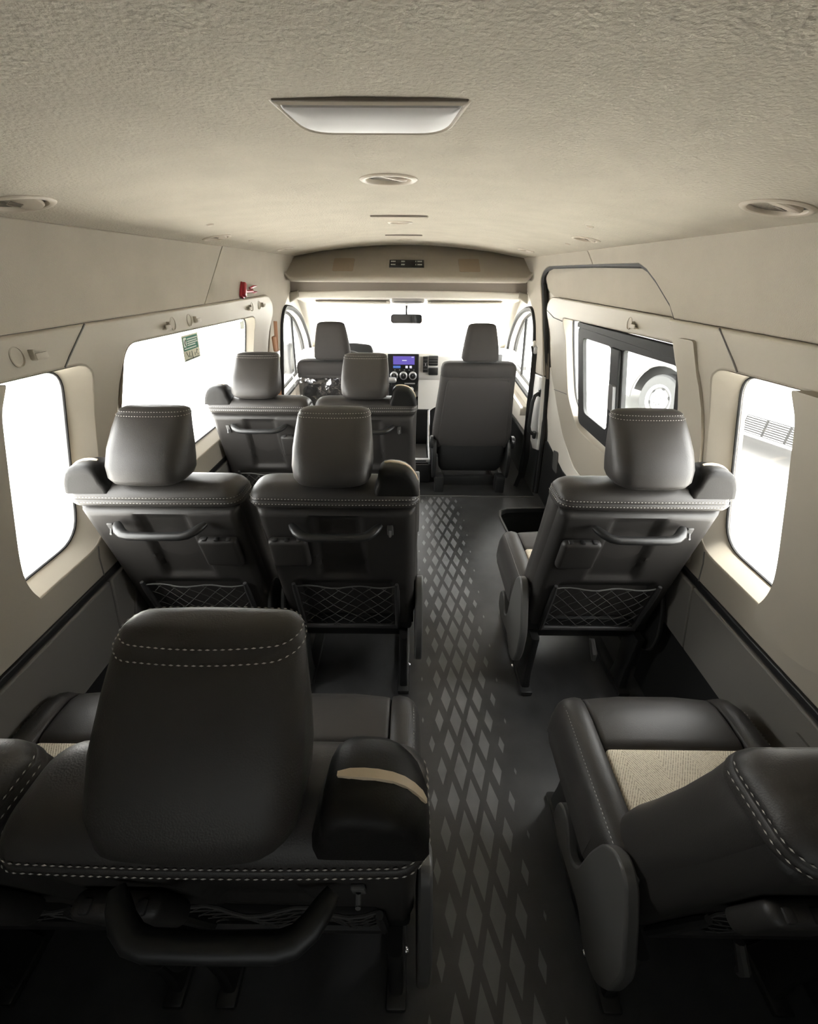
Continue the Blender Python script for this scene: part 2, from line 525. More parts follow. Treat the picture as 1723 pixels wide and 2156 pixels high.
box('threshold_strip', (0.0, 2.605, 0.004), (1.78, 0.012, 0.008), cover_pl, floor, 0.002)
box('front_mat', (0.0, 3.2, 0.004), (1.78, 1.17, 0.008), black_rb, floor, 0.002)

VENTS = [(.665, .931, .062), (.645, 1.835, .055), (.642, 2.763, .050), (-.743, .95, .062), (-.740, 1.845, .055), (-.730, 2.754, .050),
         (-.053, 1.094, .062), (-.052, 1.962, .050), (-.053, 2.93, .045)]
VH = [[(x + r_ * .775 * math.cos(2 * math.pi * k / 28), y + r_ * .775 * math.sin(2 * math.pi * k / 28)) for k in range(28)] for x, y, r_ in VENTS]
ceil = struct(sheet('ceiling', [(XC - 0.80, -0.55), (XC + 0.80, -0.55), (XC + 0.80, 3.60), (XC - 0.80, 3.60)], VH,
                    lambda x, y: (x, y, ceil_z(x)), headliner, None, 0.1, back=lambda x, y: (x, y, ceil_z(x) + 0.03)))
box('roof_shell', (XC, 1.6, 1.66), (2.1, 4.6, 0.02), shell_mat, ceil, 0.003)

BW = round_poly([(-.62, .80), (.56, .80), (.50, 1.28), (-.56, 1.28)], .08, 5)
back = struct(sheet('wall_back', [(-1.03, -.3), (.97, -.3), (.97, 1.7), (-1.03, 1.7)], [BW], lambda x, z: (x, -.54, z), grey_lower, None, .2, back=lambda x, z: (x, -.58, z)))
w7 = bpy.data.objects.new('window_7', None); COL.objects.link(w7); w7['kind'] = 'structure'  # unseen rear window, added to light the nearest seat backs
sheet('pane', grow(BW, .01), [], lambda x, z: (x, -.555, z), glass_dark, w7, .3, back=lambda x, z: (x, -.56, z))

RW = round_poly([(0.50, 0.705), (1.005, 0.712), (1.135, 1.172), (0.50, 1.19)], [0.05, 0.075, 0.065, 0.05], 6)
RWi = round_poly([(0.485, 0.69), (1.022, 0.697), (1.152, 1.185), (0.485, 1.205)], [0.05, 0.08, 0.07, 0.05], 6)
LB = round_poly([(1.22, 0.715), (2.415, 0.72), (2.545, 1.172), (1.33, 1.195)], 0.06, 6)
LBi = round_poly([(1.085, 0.70), (2.35, 0.70), (2.485, 1.185), (1.30, 1.208)], [0.08, 0.09, 0.08, 0.05], 6)
RS = round_poly([(1.16, 0.69), (2.15, 0.69), (2.33, 0.80), (2.43, 1.02), (2.48, 1.182), (1.38, 1.20)], [0.05, 0.1, 0.06, 0.1, 0.03, 0.04], 6)
RSi = round_poly([(1.14, 0.675), (2.16, 0.675), (2.345, 0.79), (2.445, 1.015), (2.495, 1.185), (1.36, 1.21)], [0.05, 0.1, 0.06, 0.1, 0.03, 0.04], 6)
FD = round_poly([(2.94, 0.62), (3.95, 0.68), (3.81, 0.90), (3.56, 1.075), (3.33, 1.15), (3.10, 1.172), (3.03, 1.10)], [0.03, 0.03, 0.1, 0.1, 0.1, 0.05, 0.04], 5)
OUTD = 0.065
OUT = 0.034
def shr(poly, f=0.9655):
    return [(y * f, 1.40 + (z - 1.40) * f) for y, z in poly]
RWg, LBg = shr(RW), shr(LB)

def rail(y, z):
    t = min(1, max(0, (z - 1.06) / 0.15)); t = t * t * (3 - 2 * t)
    return -0.020 * t

def reveal(parent, side, inner, outer, offi, m, name='window_reveal', offo=OUT):
    a = [(WX(side, z, offi(y, z) + 0.001), y, z) for y, z in inner]
    b = [(WX(side, z, offo), y, z) for y, z in outer]
    mid = [tuple(Vector(p).lerp(Vector(q), 0.35) + (Vector(q) - Vector(p)) * 0.0) for p, q in zip(a, b)]
    return loft(name, [a, mid, b], m, parent, cap=False)

def gasket(parent, side, outl, off, rad=0.0035):
    return tube('gasket', [(WX(side, z, off), y, z) for y, z in outl], rad, black_rb, parent, 6, closed=True)

def pane(parent, side, outl, off=OUT + 0.002):
    return sheet('pane', outl, [], wmap(side, off), glass, parent, 0.3, back=wmap(side, off + 0.004))

def seam(parent, side, pts, off, r=0.0022):
    return tube('panel_seam', [(WX(side, z, (off(y, z) if callable(off) else off)), y, z) for y, z in pts], r, shell_mat, parent, 5)

wl = empty_struct('wall_left'); wr = empty_struct('wall_right')
YB = -0.55
# --- left wall
wpanel('upper_panel', -1, [(YB, 1.2795), (1.899, 1.2795), (2.098, 1.492), (YB, 1.492)], [], -0.002, 0.02, wall_cloth, wl, 0.1)
wpanel('upper_panel', -1, round_poly([(1.904, 1.2795), (2.71, 1.2795), (2.80, 1.245), (2.815, 1.18), (2.70, 0.92), (2.63, 0.62), (2.63, -0.02), (2.93, -0.02), (2.93, 0.6), (3.02, 1.1), (3.10, 1.185), (3.3, 1.30), (3.62, 1.30), (3.62, 1.492), (2.103, 1.492)],
        [0, 0.03, 0.05, 0.05, 0.1, 0.1, 0, 0, 0.1, 0.04, 0.05, 0, 0, 0, 0]), [], -0.002, 0.02, wall_cloth, wl, 0.1)
wpanel('window_surround', -1, round_poly([(YB, 0.60), (2.62, 0.60), (2.685, 0.93), (2.80, 1.18), (2.785, 1.235), (2.71, 1.279), (YB, 1.279)], [0, 0.0, 0.1, 0.05, 0.05, 0.03, 0]),
       [RWi, LBi], rail, 0.022, cream, wl, 0.06, 0.007)
reveal(wl, -1, RWi, RWg, rail, cream); reveal(wl, -1, LBi, LBg, rail, cream)
wpanel('sill_trim', -1, [(YB, 0.582), (2.62, 0.582), (2.62, 0.602), (YB, 0.602)], [], -0.006, 0.02, black_pl, wl, 0.2)
wpanel('lower_panel', -1, [(YB, 0.34), (0.925, 0.34), (0.963, 0.580), (YB, 0.580)], [], -0.012, 0.03, grey_lower, wl, 0.1, 0.006)
wpanel('lower_panel', -1, [(0.929, 0.34), (2.62, 0.34), (2.62, 0.580), (0.967, 0.580)], [], -0.012, 0.03, grey_lower, wl, 0.1, 0.006)
wpanel('kick_panel', -1, [(YB, -0.03), (2.62, -0.03), (2.62, 0.338), (YB, 0.338)], [], 0.005, 0.03, black_pl, wl, 0.2)
for sd, w in ((-1, wl), (1, wr)):
    wpanel('pillar_cover', sd, round_poly([(0.84, 1.20), (0.805, 1.15), (0.792, 1.11), (0.757, 0.995), (0.712, 0.843), (0.704, 0.781), (0.725, 0.715), (0.69, 0.686), (0.60, 0.69), (0.45, 0.75), (0.30, 0.80), (0.30, 1.20)],
           [0.01, 0.02, 0.03, 0.05, 0.05, 0.04, 0.025, 0.03, 0.05, 0.05, 0, 0]), [], -0.055, 0.07, cream, w, 0.05, 0.022)
    seam(w, sd, [(1.150, 1.279), (1.120, 1.255), (1.07, 1.215), (1.045, 1.192)], lambda y, z: rail(y, z) - 0.0005)
    seam(w, sd, [(0.985, 0.694), (0.972, 0.66), (0.963, 0.602)], -0.0005)
# --- outer skin, closes the cavity behind the liners
wpanel('outer_skin', -1, [(-0.6, -0.3), (4.35, -0.3), (4.35, 1.7), (-0.6, 1.7)], [RW, LB, FD], OUTD + 0.006, 0.012, shell_mat, wl, 0.15, 0)
wpanel('outer_skin', 1, [(-0.6, -0.3), (4.35, -0.3), (4.35, 1.7), (-0.6, 1.7)], [RW, RS, FD], OUTD + 0.006, 0.012, shell_mat, wr, 0.15, 0)
# --- right wall
OPEN = [(1.20, 0.85), (1.262, 1.025), (1.322, 1.169), (1.378, 1.256), (1.435, 1.318), (1.536, 1.381), (1.60, 1.413), (1.66, 1.43)]
wpanel('upper_panel', 1, [(YB, 1.2795), (1.398, 1.2795)] + OPEN[4:] + [(2.07, 1.432), (2.09, 1.45), (2.140, 1.488), (YB, 1.488)], [], -0.002, 0.03, wall_cloth, wr, 0.08)
wpanel('upper_panel', 1, round_poly([(2.076, 1.432), (2.76, 1.432), (2.87, 1.405), (2.935, 1.355), (2.83, 1.07), (2.75, 0.82), (2.95, 0.80), (3.03, 1.1), (3.10, 1.185), (3.3, 1.30), (3.62, 1.30), (3.62, 1.488), (2.146, 1.488), (2.096, 1.45)],
        [0, 0.05, 0.06, 0.04, 0.05, 0, 0, 0.04, 0.05, 0, 0, 0, 0, 0]), [], -0.002, 0.03, wall_cloth, wr, 0.08)
wpanel('pillar_trim', 1, [(2.748, 0.815), (2.70, 0.55), (2.69, 0.33), (2.80, 0.30), (2.93, 0.36), (2.95, 0.795)], [], -0.012, 0.04, white_paint, wr, 0.08, 0.006)
wpanel('pillar_foot', 1, [(2.69, 0.325), (2.68, -0.03), (2.95, -0.03), (2.93, 0.355), (2.80, 0.295)], [], -0.006, 0.04, black_pl, wr, 0.08, 0.006)
wpanel('window_surround', 1, [(YB, 0.60), (1.115, 0.60), (1.16, 0.73)] + OPEN[:4] + [(1.40, 1.279), (YB, 1.279)], [RWi], rail, 0.03, cream, wr, 0.06, 0.007)
reveal(wr, 1, RWi, RWg, rail, cream)
wpanel('belt_pillar_cover', 1, round_poly([(1.312, 1.236), (1.232, 1.238), (1.185, 1.14), (1.125, 1.00), (1.05, 0.75), (1.02, 0.62), (1.12, 0.62), (1.16, 0.73), (1.20, 0.85), (1.26, 1.03)], 0.012), [], (lambda y, z: rail(y, z) - 0.009), 0.03, cream, wr, 0.06, 0.008)
wpanel('sill_trim', 1, [(YB, 0.582), (1.11, 0.582), (1.11, 0.602), (YB, 0.602)], [], -0.006, 0.02, black_pl, wr, 0.2)
wpanel('lower_panel', 1, [(YB, 0.36), (0.915, 0.36), (0.961, 0.580), (YB, 0.580)], [], -0.012, 0.03, grey_lower, wr, 0.1, 0.006)
wpanel('lower_panel', 1, [(0.919, 0.36), (1.105, 0.36), (1.11, 0.580), (0.965, 0.580)], [], -0.012, 0.03, grey_lower, wr, 0.1, 0.006)
wpanel('storage_lid', 1, round_poly([(0.30, 0.46), (0.53, 0.46), (0.545, 0.525), (0.30, 0.525)], 0.01), [], -0.017, 0.01, grey_lower, wr, 0.1, 0.003)
wpanel('kick_panel', 1, [(YB, -0.03), (1.10, -0.03), (1.105, 0.358), (YB, 0.358)], [], 0.005, 0.03, black_pl, wr, 0.2)
tube('door_seal', [(WX(1, z, 0.02), y, z) for y, z in OPEN[3:] + [(2.1, 1.436), (2.72, 1.434), (2.83, 1.42), (2.90, 1.39), (2.928, 1.345), (2.915, 1.29), (2.835, 1.07), (2.745, 0.75), (2.69, 0.45), (2.68, 0.1), (2.68, -0.03)]], 0.016, black_rb, wr, 8)
for sd, w in ((-1, wl), (1, wr)):
    # inside of the cab door
    wpanel('cab_door_card', sd, [(2.945, -0.03), (4.28, -0.03), (4.28, 0.74), (3.98, 0.96), (3.62, 1.19), (3.45, 1.30), (3.305, 1.30), (3.105, 1.19), (3.035, 1.11), (2.95, 0.80)], [FD], 0.0, 0.05, cream_light, w, 0.1, 0.004)
    wpanel('cab_door_pocket', sd, [(3.0, 0.0), (4.0, 0.0), (4.0, 0.33), (3.0, 0.33)], [], -0.03, 0.03, black_pl, w, 0.2, 0.01)
    wpanel('cab_armrest', sd, round_poly([(3.05, 0.46), (3.7, 0.50), (3.7, 0.56), (3.05, 0.53)], 0.02), [], -0.06, 0.06, cream_light, w, 0.1, 0.01)
    tube('cab_door_frame', [(WX(sd, z, -0.004), y, z) for y, z in grow(FD, 0.018)], 0.016, black_rb, w, 6, closed=True, flat=1.0)
    tube('cab_door_frame', [(WX(sd, z, 0.05), y, z) for y, z in grow(FD, -0.004)], 0.012, black_rb, w, 6, closed=True)
    tube('quarter_glass_bar', [(WX(sd, z, 0.05), y, z) for y, z in ((3.47, 1.10), (3.52, 0.86), (3.54, 0.66))], 0.012, black_rb, w, 6)

# --- windows
for i, (sd, outl) in enumerate(((-1, RWg), (-1, LBg), (1, RWg), (-1, FD), (1, FD))):
    wn = empty_struct('window_%d' % (i + 1))
    o_ = OUTD if outl is FD else OUT
    gasket(wn, sd, outl, o_)
    pane(wn, sd, outl, o_ + 0.002)

# --- sliding door (right)
door = empty_struct('door_1')
DO = 0.028
drail = lambda y, z: DO + rail(y, z)
wpanel('backing_panel', 1, [(1.08, -0.05), (2.75, -0.05), (2.76, 0.7), (2.90, 1.1), (2.97, 1.40), (2.9, 1.455), (1.35, 1.455), (1.08, 0.9)], [RSi], DO + 0.022, 0.012, cream_light, door, 0.1, 0)
wpanel('upper_panel', 1, round_poly([(1.30, 1.2795), (2.74, 1.2795), (2.86, 1.31), (2.905, 1.37), (2.85, 1.41), (2.74, 1.42), (1.30, 1.42)], 0.02), [], DO, 0.02, wall_cloth, door, 0.08)
SUR = round_poly([(1.10, 0.45), (1.8, 0.452), (2.12, 0.465), (2.33, 0.56), (2.53, 0.70), (2.70, 0.86), (2.78, 1.10), (2.81, 1.20), (2.795, 1.245), (2.72, 1.279), (1.10, 1.279)], [0, 0.1, 0.1, 0.1, 0.1, 0.1, 0.1, 0.04, 0.04, 0.04, 0])
wpanel('window_surround', 1, SUR, [RSi], drail, 0.02, cream, door, 0.06, 0.006)
wpanel('lower_panel', 1, [(1.10, 0.36), (2.28, 0.36), (2.42, 0.385), (2.60, 0.42), (2.69, 0.60), (2.735, 0.88), (2.70, 0.853), (2.53, 0.692), (2.33, 0.552), (2.12, 0.457), (1.8, 0.444), (1.10, 0.442)], [], DO + 0.004, 0.02, cream_light, door, 0.08)
wpanel('kick_panel', 1, [(1.10, -0.05), (2.67, -0.05), (2.68, 0.40), (2.60, 0.415), (2.42, 0.38), (2.28, 0.355), (1.10, 0.355)], [], DO + 0.004, 0.02, black_pl, door, 0.1)
wpanel('finger_recess', 1, round_poly([(2.36, 0.30), (2.45, 0.30), (2.47, 0.42), (2.38, 0.44)], 0.02), [], DO - 0.001, 0.01, cover_pl, door, 0.1, 0.002)
wpanel('pull_handle', 1, round_poly([(2.74, 0.80), (2.79, 0.80), (2.835, 0.955), (2.79, 0.955)], 0.01), [], DO - 0.012, 0.02, vent_dark, door, 0.1, 0.004)
reveal(door, 1, RSi, RS, drail, cream, offo=OUTD)
seam(door, 1, [(2.37, 0.80), (2.45, 0.79), (2.60, 0.77)], lambda y, z: drail(y, z) - 0.0005)
seam(door, 1, [(2.79, 1.20), (2.66, 1.172), (2.50, 1.168)], lambda y, z: drail(y, z) - 0.0005)
gasket(door, 1, RS, OUTD)
SA = round_poly([(1.26, 0.695), (2.195, 0.695), (2.335, 1.157), (1.38, 1.172)], [0.03, 0.06, 0.03, 0.03], 5)
P1 = round_poly([(1.84, 0.765), (2.135, 0.765), (2.255, 1.115), (1.905, 1.122)], 0.035, 5)
P2 = round_poly([(1.31, 0.765), (1.70, 0.765), (1.79, 1.128), (1.40, 1.138)], [0.02, 0.02, 0.02, 0.02], 5)
sash = wpanel('sliding_sash', 1, SA, [P1, P2], OUTD - 0.022, 0.02, black_rb, door, 0.1, 0.004)
wpanel('sash_stile', 1, [(1.715, 0.72), (1.81, 0.72), (1.885, 1.125), (1.80, 1.125)], [], OUTD - 0.034, 0.014, black_rb, sash, 0.1, 0.005)
wpanel('sash_latch', 1, round_poly([(1.755, 0.88), (1.80, 0.88), (1.825, 0.985), (1.78, 0.985)], 0.01), [], OUTD - 0.048, 0.016, cover_pl, sash, 0.1, 0.004)
wpanel('sash_pane', 1, grow(P1, 0.006), [], OUTD - 0.010, 0.003, glass, sash, 0.3, 0)
wpanel('sash_pane', 1, grow(P2, 0.006), [], OUTD - 0.010, 0.003, glass, sash, 0.3, 0)
wpanel('sash_rail', 1, [(1.37, 1.158), (2.33, 1.158), (2.325, 1.182), (1.38, 1.196)], [], OUTD - 0.03, 0.03, black_rb, door, 0.1, 0.003)
wpanel('fixed_pane', 1, grow(RS, 0.004), [], OUTD + 0.006, 0.003, glass, door, 0.3, 0)

# --- coat hooks along the window rails (parts of the walls)
def hook_pair(parent, side, yc, yh, off):
    n = Vector((-side, 0, 0))
    x = WX(side, 1.237, off(yc, 1.237))
    bm = bmesh.new()
    mt = Matrix.Translation((x - side * 0.0005, yc, 1.237)) @ Matrix.Rotation(R(-90 * side), 4, 'Y') @ Matrix.Diagonal((1.0, 0.8, 1, 1))
    add_lathe(bm, [(0.0215, -0.004), (0.0225, 0.0015), (0.0200, 0.0025), (0.0185, -0.001), (0.006, -0.0035), (0.0005, -0.0038)], 24, mt)
    from_bm('hook_cup', bm, cream, parent)
    bm = bmesh.new()
    add_box(bm, (x - side * 0.006, yh, 1.226), (0.014, 0.034, 0.006), 0.002, 2)
    add_box(bm, (x - side * 0.013, yh, 1.232), (0.005, 0.034, 0.014), 0.002, 2)
    add_box(bm, (x - side * 0.006, yh - 0.016 * (1 if yh > yc else -1), 1.236), (0.014, 0.005, 0.022), 0.002, 2)
    from_bm('coat_hook', bm, cream, parent)
for yc, yh in ((0.922, 0.972), (1.585, 1.530), (1.708, 1.762), (2.410, 2.358), (2.530, 2.586)):
    hook_pair(wl, -1, yc, yh, rail)
hook_pair(door, 1, 1.70, 1.645, drail)

# --- bulkhead over the cab, shelf, cab roof, front wall
def bulk_rings():
    rings = []
    x0, x1 = XC - 0.825, XC + 0.825
    N_ = 40
    for i in range(N_ + 1):
        x = x0 + (x1 - x0) * i / N_
        e = min(x - x0, x1 - x)
        lift = 0.0
        if e < 0.06: lift = 0.045 * (1 - math.sqrt(max(0, 1 - (1 - e / 0.06) ** 2)))
        zc = ceil_z(x)
        zb = 1.338 + lift
        face = [(3.54, 1.572), (3.50, 1.558), (3.42, 1.527), (3.33, 1.486), (3.25, 1.445), (3.17, 1.404), (3.125, 1.382), (3.108, 1.372)]
        prof = [(y, max(min(z, zc + .006), zb + .02)) for y, z in face]
        prof += [(3.100, zb + .026), (3.099, zb + .018), (3.104, zb + .008), (3.115, zb + .002), (3.13, zb), (3.25, zb + .004), (3.56, zb + .03), (3.56, zc + .02)]
        rings.append([(x, y, z) for y, z in prof])
    return rings
bulk = struct(loft('wall_front', bulk_rings(), wall_cloth, None, angle=60))
bulk['label'] = 'cream overhead bulkhead between the cabin ceiling and the cab'
shelf_in = loft('shelf_shade_fill', [[(x, 3.26, 1.34), (x, 3.62, 1.34), (x, 3.62, 1.245), (x, 3.29, 1.235)] for x in (XC - 0.86, XC + 0.86)], vent_dark, bulk)  # dark block fills the shelf opening in place of its shade
# shelf lip beam
br = []
for i in range(25):
    x = XC - 0.80 + 1.585 * i / 24
    dz = -0.012 * ((x - XC) / 0.8) ** 2
    br.append([(x, 3.30 + a, 1.263 + b + dz) for a, b in rrect(-0.03, 0.03, -0.026, 0.026, 0.015, 4)])
loft('shelf_lip', br, cream_light, bulk)
for sx in (-1, 1):
    xb = XC + sx * 0.80
    loft('shelf_end_cap', [[(xb - sx * 0.02, 3.285 + a, 1.262 + b) for a, b in rrect(-0.03, 0.03, -0.02, 0.02, 0.01, 3)],
                           [(xb + sx * 0.055, 3.285 + a, 1.238 + b) for a, b in rrect(-0.03, 0.03, -0.035, 0.03, 0.01, 3)]], cream, bulk)
sheet('cab_roof', [(XC - 0.84, 3.31), (XC + 0.84, 3.31), (XC + 0.78, 3.64), (XC - 0.78, 3.64)], [], lambda x, y: (x, y, 1.240 - (y - 3.3) * 0.22), cream_light, bulk, 0.2,
      back=lambda x, y: (x, y, 1.27 - (y - 3.3) * 0.15))
box('front_roof_shell', (XC, 3.68, 1.50), (2.1, 0.02, 0.36), shell_mat, bulk, 0.003)
box('cab_roof_shell', (XC, 3.92, 1.33), (2.0, 0.5, 0.02), shell_mat, bulk, 0.003)
box('header_shell', (XC, 3.66, 1.30), (1.9, 0.03, 0.26), shell_mat, bulk, 0.003)
for sx in (-1, 1):
    loft('windscreen_pillar', [[(XC + sx * (h + a), y + b, z) for a, b in rrect(-0.06, 0.07, -0.05, 0.05, 0.03, 3)]
         for h, y, z in ((0.80, 3.52, 1.22), (0.815, 3.66, 1.12), (0.85, 3.88, 0.97), (0.89, 4.14, 0.78), (0.90, 4.2, 0.70))], cream_light, bulk)
fw = struct(box('trim_1', (XC, 4.30, 0.30), (2.0, 0.04, 1.0), shell_mat, None, 0.004))
ws = empty_struct('window_6')
WSo = [(XC - 0.86, 4.24), (XC + 0.86, 4.24), (XC + 0.78, 3.60), (XC - 0.78, 3.60)]
sheet('pane', WSo, [], lambda x, y: (x, y, 0.78 + (4.24 - y) * 0.62), glass, ws, 0.3, back=lambda x, y: (x, y + 0.004, 0.783 + (4.24 - y) * 0.62))

# ------------------------------------------------------------------ passenger seats
def ring3(x0, x1, y0, y1, z, r, n=6, bul=0.0):
    cx = (x0 + x1) / 2; hw = (x1 - x0) / 2; ym = (y0 + y1) / 2
    out = []
    for x, y in rrect(x0, x1, y0, y1, r, n):
        u = (x - cx) / hw
        if y < ym: y -= bul * (1 - u * u)
        else: y += bul * 0.5 * (1 - u * u)
        out.append((x, y, z))
    return out

def dense_rrect(x0, x1, y0, y1, r, n=6, k=8):
    """rounded rectangle with extra points on the straight sides"""
    p = rrect(x0, x1, y0, y1, r, n); out = []
    for i, a in enumerate(p):
        b = p[(i + 1) % len(p)]
        out.append(a)
        if i % (n + 1) == n:
            for j in range(1, k): out.append((a[0] + (b[0] - a[0]) * j / k, a[1] + (b[1] - a[1]) * j / k))
    return out

def soft_rings(spec, n=6, bul=0.0, k=8):
    rings = []
    for z, hw, y0, y1, r in spec:
        ym = (y0 + y1) / 2; ring = []
        for x, y in dense_rrect(-hw, hw, y0, y1, r, n, k):
            u = x / hw
            b = bul * (1 - u * u)
            ring.append((x, y - b if y < ym else y + b * 0.5, z))
        rings.append(ring)
    # same number of points per ring
    m = min(len(q) for q in rings)
    return rings if all(len(q) == m for q in rings) else None

def lerp_spec(spec, z):
    for a, b in zip(spec, spec[1:]):
        if a[0] <= z <= b[0]:
            t = (z - a[0]) / (b[0] - a[0]); return tuple(p + (q - p) * t for p, q in zip(a, b))
    return spec[-1]

def ring_path(spec, z, bul, sel, out=0.0012):
    """points of the ring at height z for which sel(x, y, ymid) holds, ordered by angle"""
    _, hw, y0, y1, r = lerp_spec(spec, z)
    ym = (y0 + y1) / 2; pts = []
    for x, y in dense_rrect(-hw - out, hw + out, y0 - out, y1 + out, r, 6, 14):
        b = bul * (1 - (x / hw) ** 2)
        yy = y - b if y < ym else y + b * 0.5
        if sel(x, yy, ym): pts.append((math.atan2(x, -(y - ym)), (x, yy, z)))
    pts.sort()
    return [p for _, p in pts]

BACK = [(.35, .222, .122, .245, .05), (.44, .226, .104, .240, .05), (.52, .228, .088, .222, .05), (.60, .229, .072, .197, .05), (.70, .230, .052, .168, .045),
        (.80, .231, .034, .144, .042), (.838, .231, .027, .137, .04), (.843, .229, .020, .135, .036), (.847, .2315, .006, .134, .034), (.856, .2325, .000, .133, .034),
        (.866, .2315, .0005, .131, .034), (.868, .2300, .003, .129, .033), (.870, .2310, .0015, .129, .033), (.880, .2290, .005, .126, .034), (.890, .2240, .012, .120, .035), (.898, .2150, .022, .112, .034), (.904, .200, .034, .100, .03), (.906, .170, .048, .088, .02)]
HEAD = [(.910, .064, .020, .080, .028), (.913, .084, .004, .098, .034), (.920, .095, -.006, .106, .036), (.934, .1025, -.010, .112, .038), (.962, .1055, -.003, .120, .04), (1.0, .1050, .024, .134, .04), (1.04, .1020, .063, .150, .04),
        (1.060, .0995, .088, .158, .036), (1.0695, .0975, .103, .161, .028), (1.0722, .0955, .109, .1605, .026), (1.0745, .0960, .1105, .1605, .026), (1.0790, .0905, .119, .156, .018), (1.0822, .081, .125, .152, .012), (1.0842, .063, .130, .148, .008), (1.085, .038, .134, .144, .004)]
BELT = [(.112, .884), (.109, .900), (.1135, .912), (.119, .922), (.1205, .940), (.125, .957), (.136, .967), (.152, .970), (.176, .968), (.194, .962), (.208, .951), (.219, .934), (.2275, .914), (.232, .896), (.231, .884)]
def mirror_bm(o, sx):
    if sx < 0:
        for v in o.data.vertices: v.co.x *= -1
        o.data.flip_normals()
    return o

def panel_y(z): return (.84 - z) * .19 + .006

def build_back_panel(t, g):
    bm = bmesh.new()
    nx, nz = 46, 56
    x0, x1, z0, z1 = -.221, .221, .295, .838
    def ss(a, b, v):
        q = min(1, max(0, (v - a) / (b - a))); return q * q * (3 - 2 * q)
    G = []
    for k in range(nz + 1):
        z = z0 + (z1 - z0) * k / nz; row = []
        for i in range(nx + 1):
            x = x0 + (x1 - x0) * i / nx
            y = panel_y(z)
            ex = min(x - x0, x1 - x); ez = min(z - z0, z1 - z); e = min(ex, ez)
            y += .024 * (1 - ss(-.004, .022, e)) ** 1.5
            cw = .066 if z > .70 else .066 + (.70 - z) * .08
            ch = 1 - ss(cw - .006, cw + .008, abs(x))
            y += .016 * ch * ss(.545, .575, z) * (1 - ss(.803, .818, z))
            pk = (1 - ss(.150, .160, abs(x))) * ss(.318, .330, z) * (1 - ss(.50, .56, z))
            y += .022 * pk
            row.append(bm.verts.new((x, y, z)))
        G.append(row)
    for a, b in zip(G, G[1:]):
        for i in range(nx): bm.faces.new((a[i], a[i + 1], b[i + 1], b[i]))
    # skirt to the front
    loop = G[0] + [r[-1] for r in G[1:]] + G[-1][-2::-1] + [r[0] for r in G[-2:0:-1]]
    sk = [bm.verts.new((v.co.x, v.co.y + .05, v.co.z)) for v in loop]
    for i in range(len(loop)):
        j = (i + 1) % len(loop); bm.faces.new((loop[i], loop[j], sk[j], sk[i]))
    return from_bm('back_panel', bm, panel_pl, t, 50)

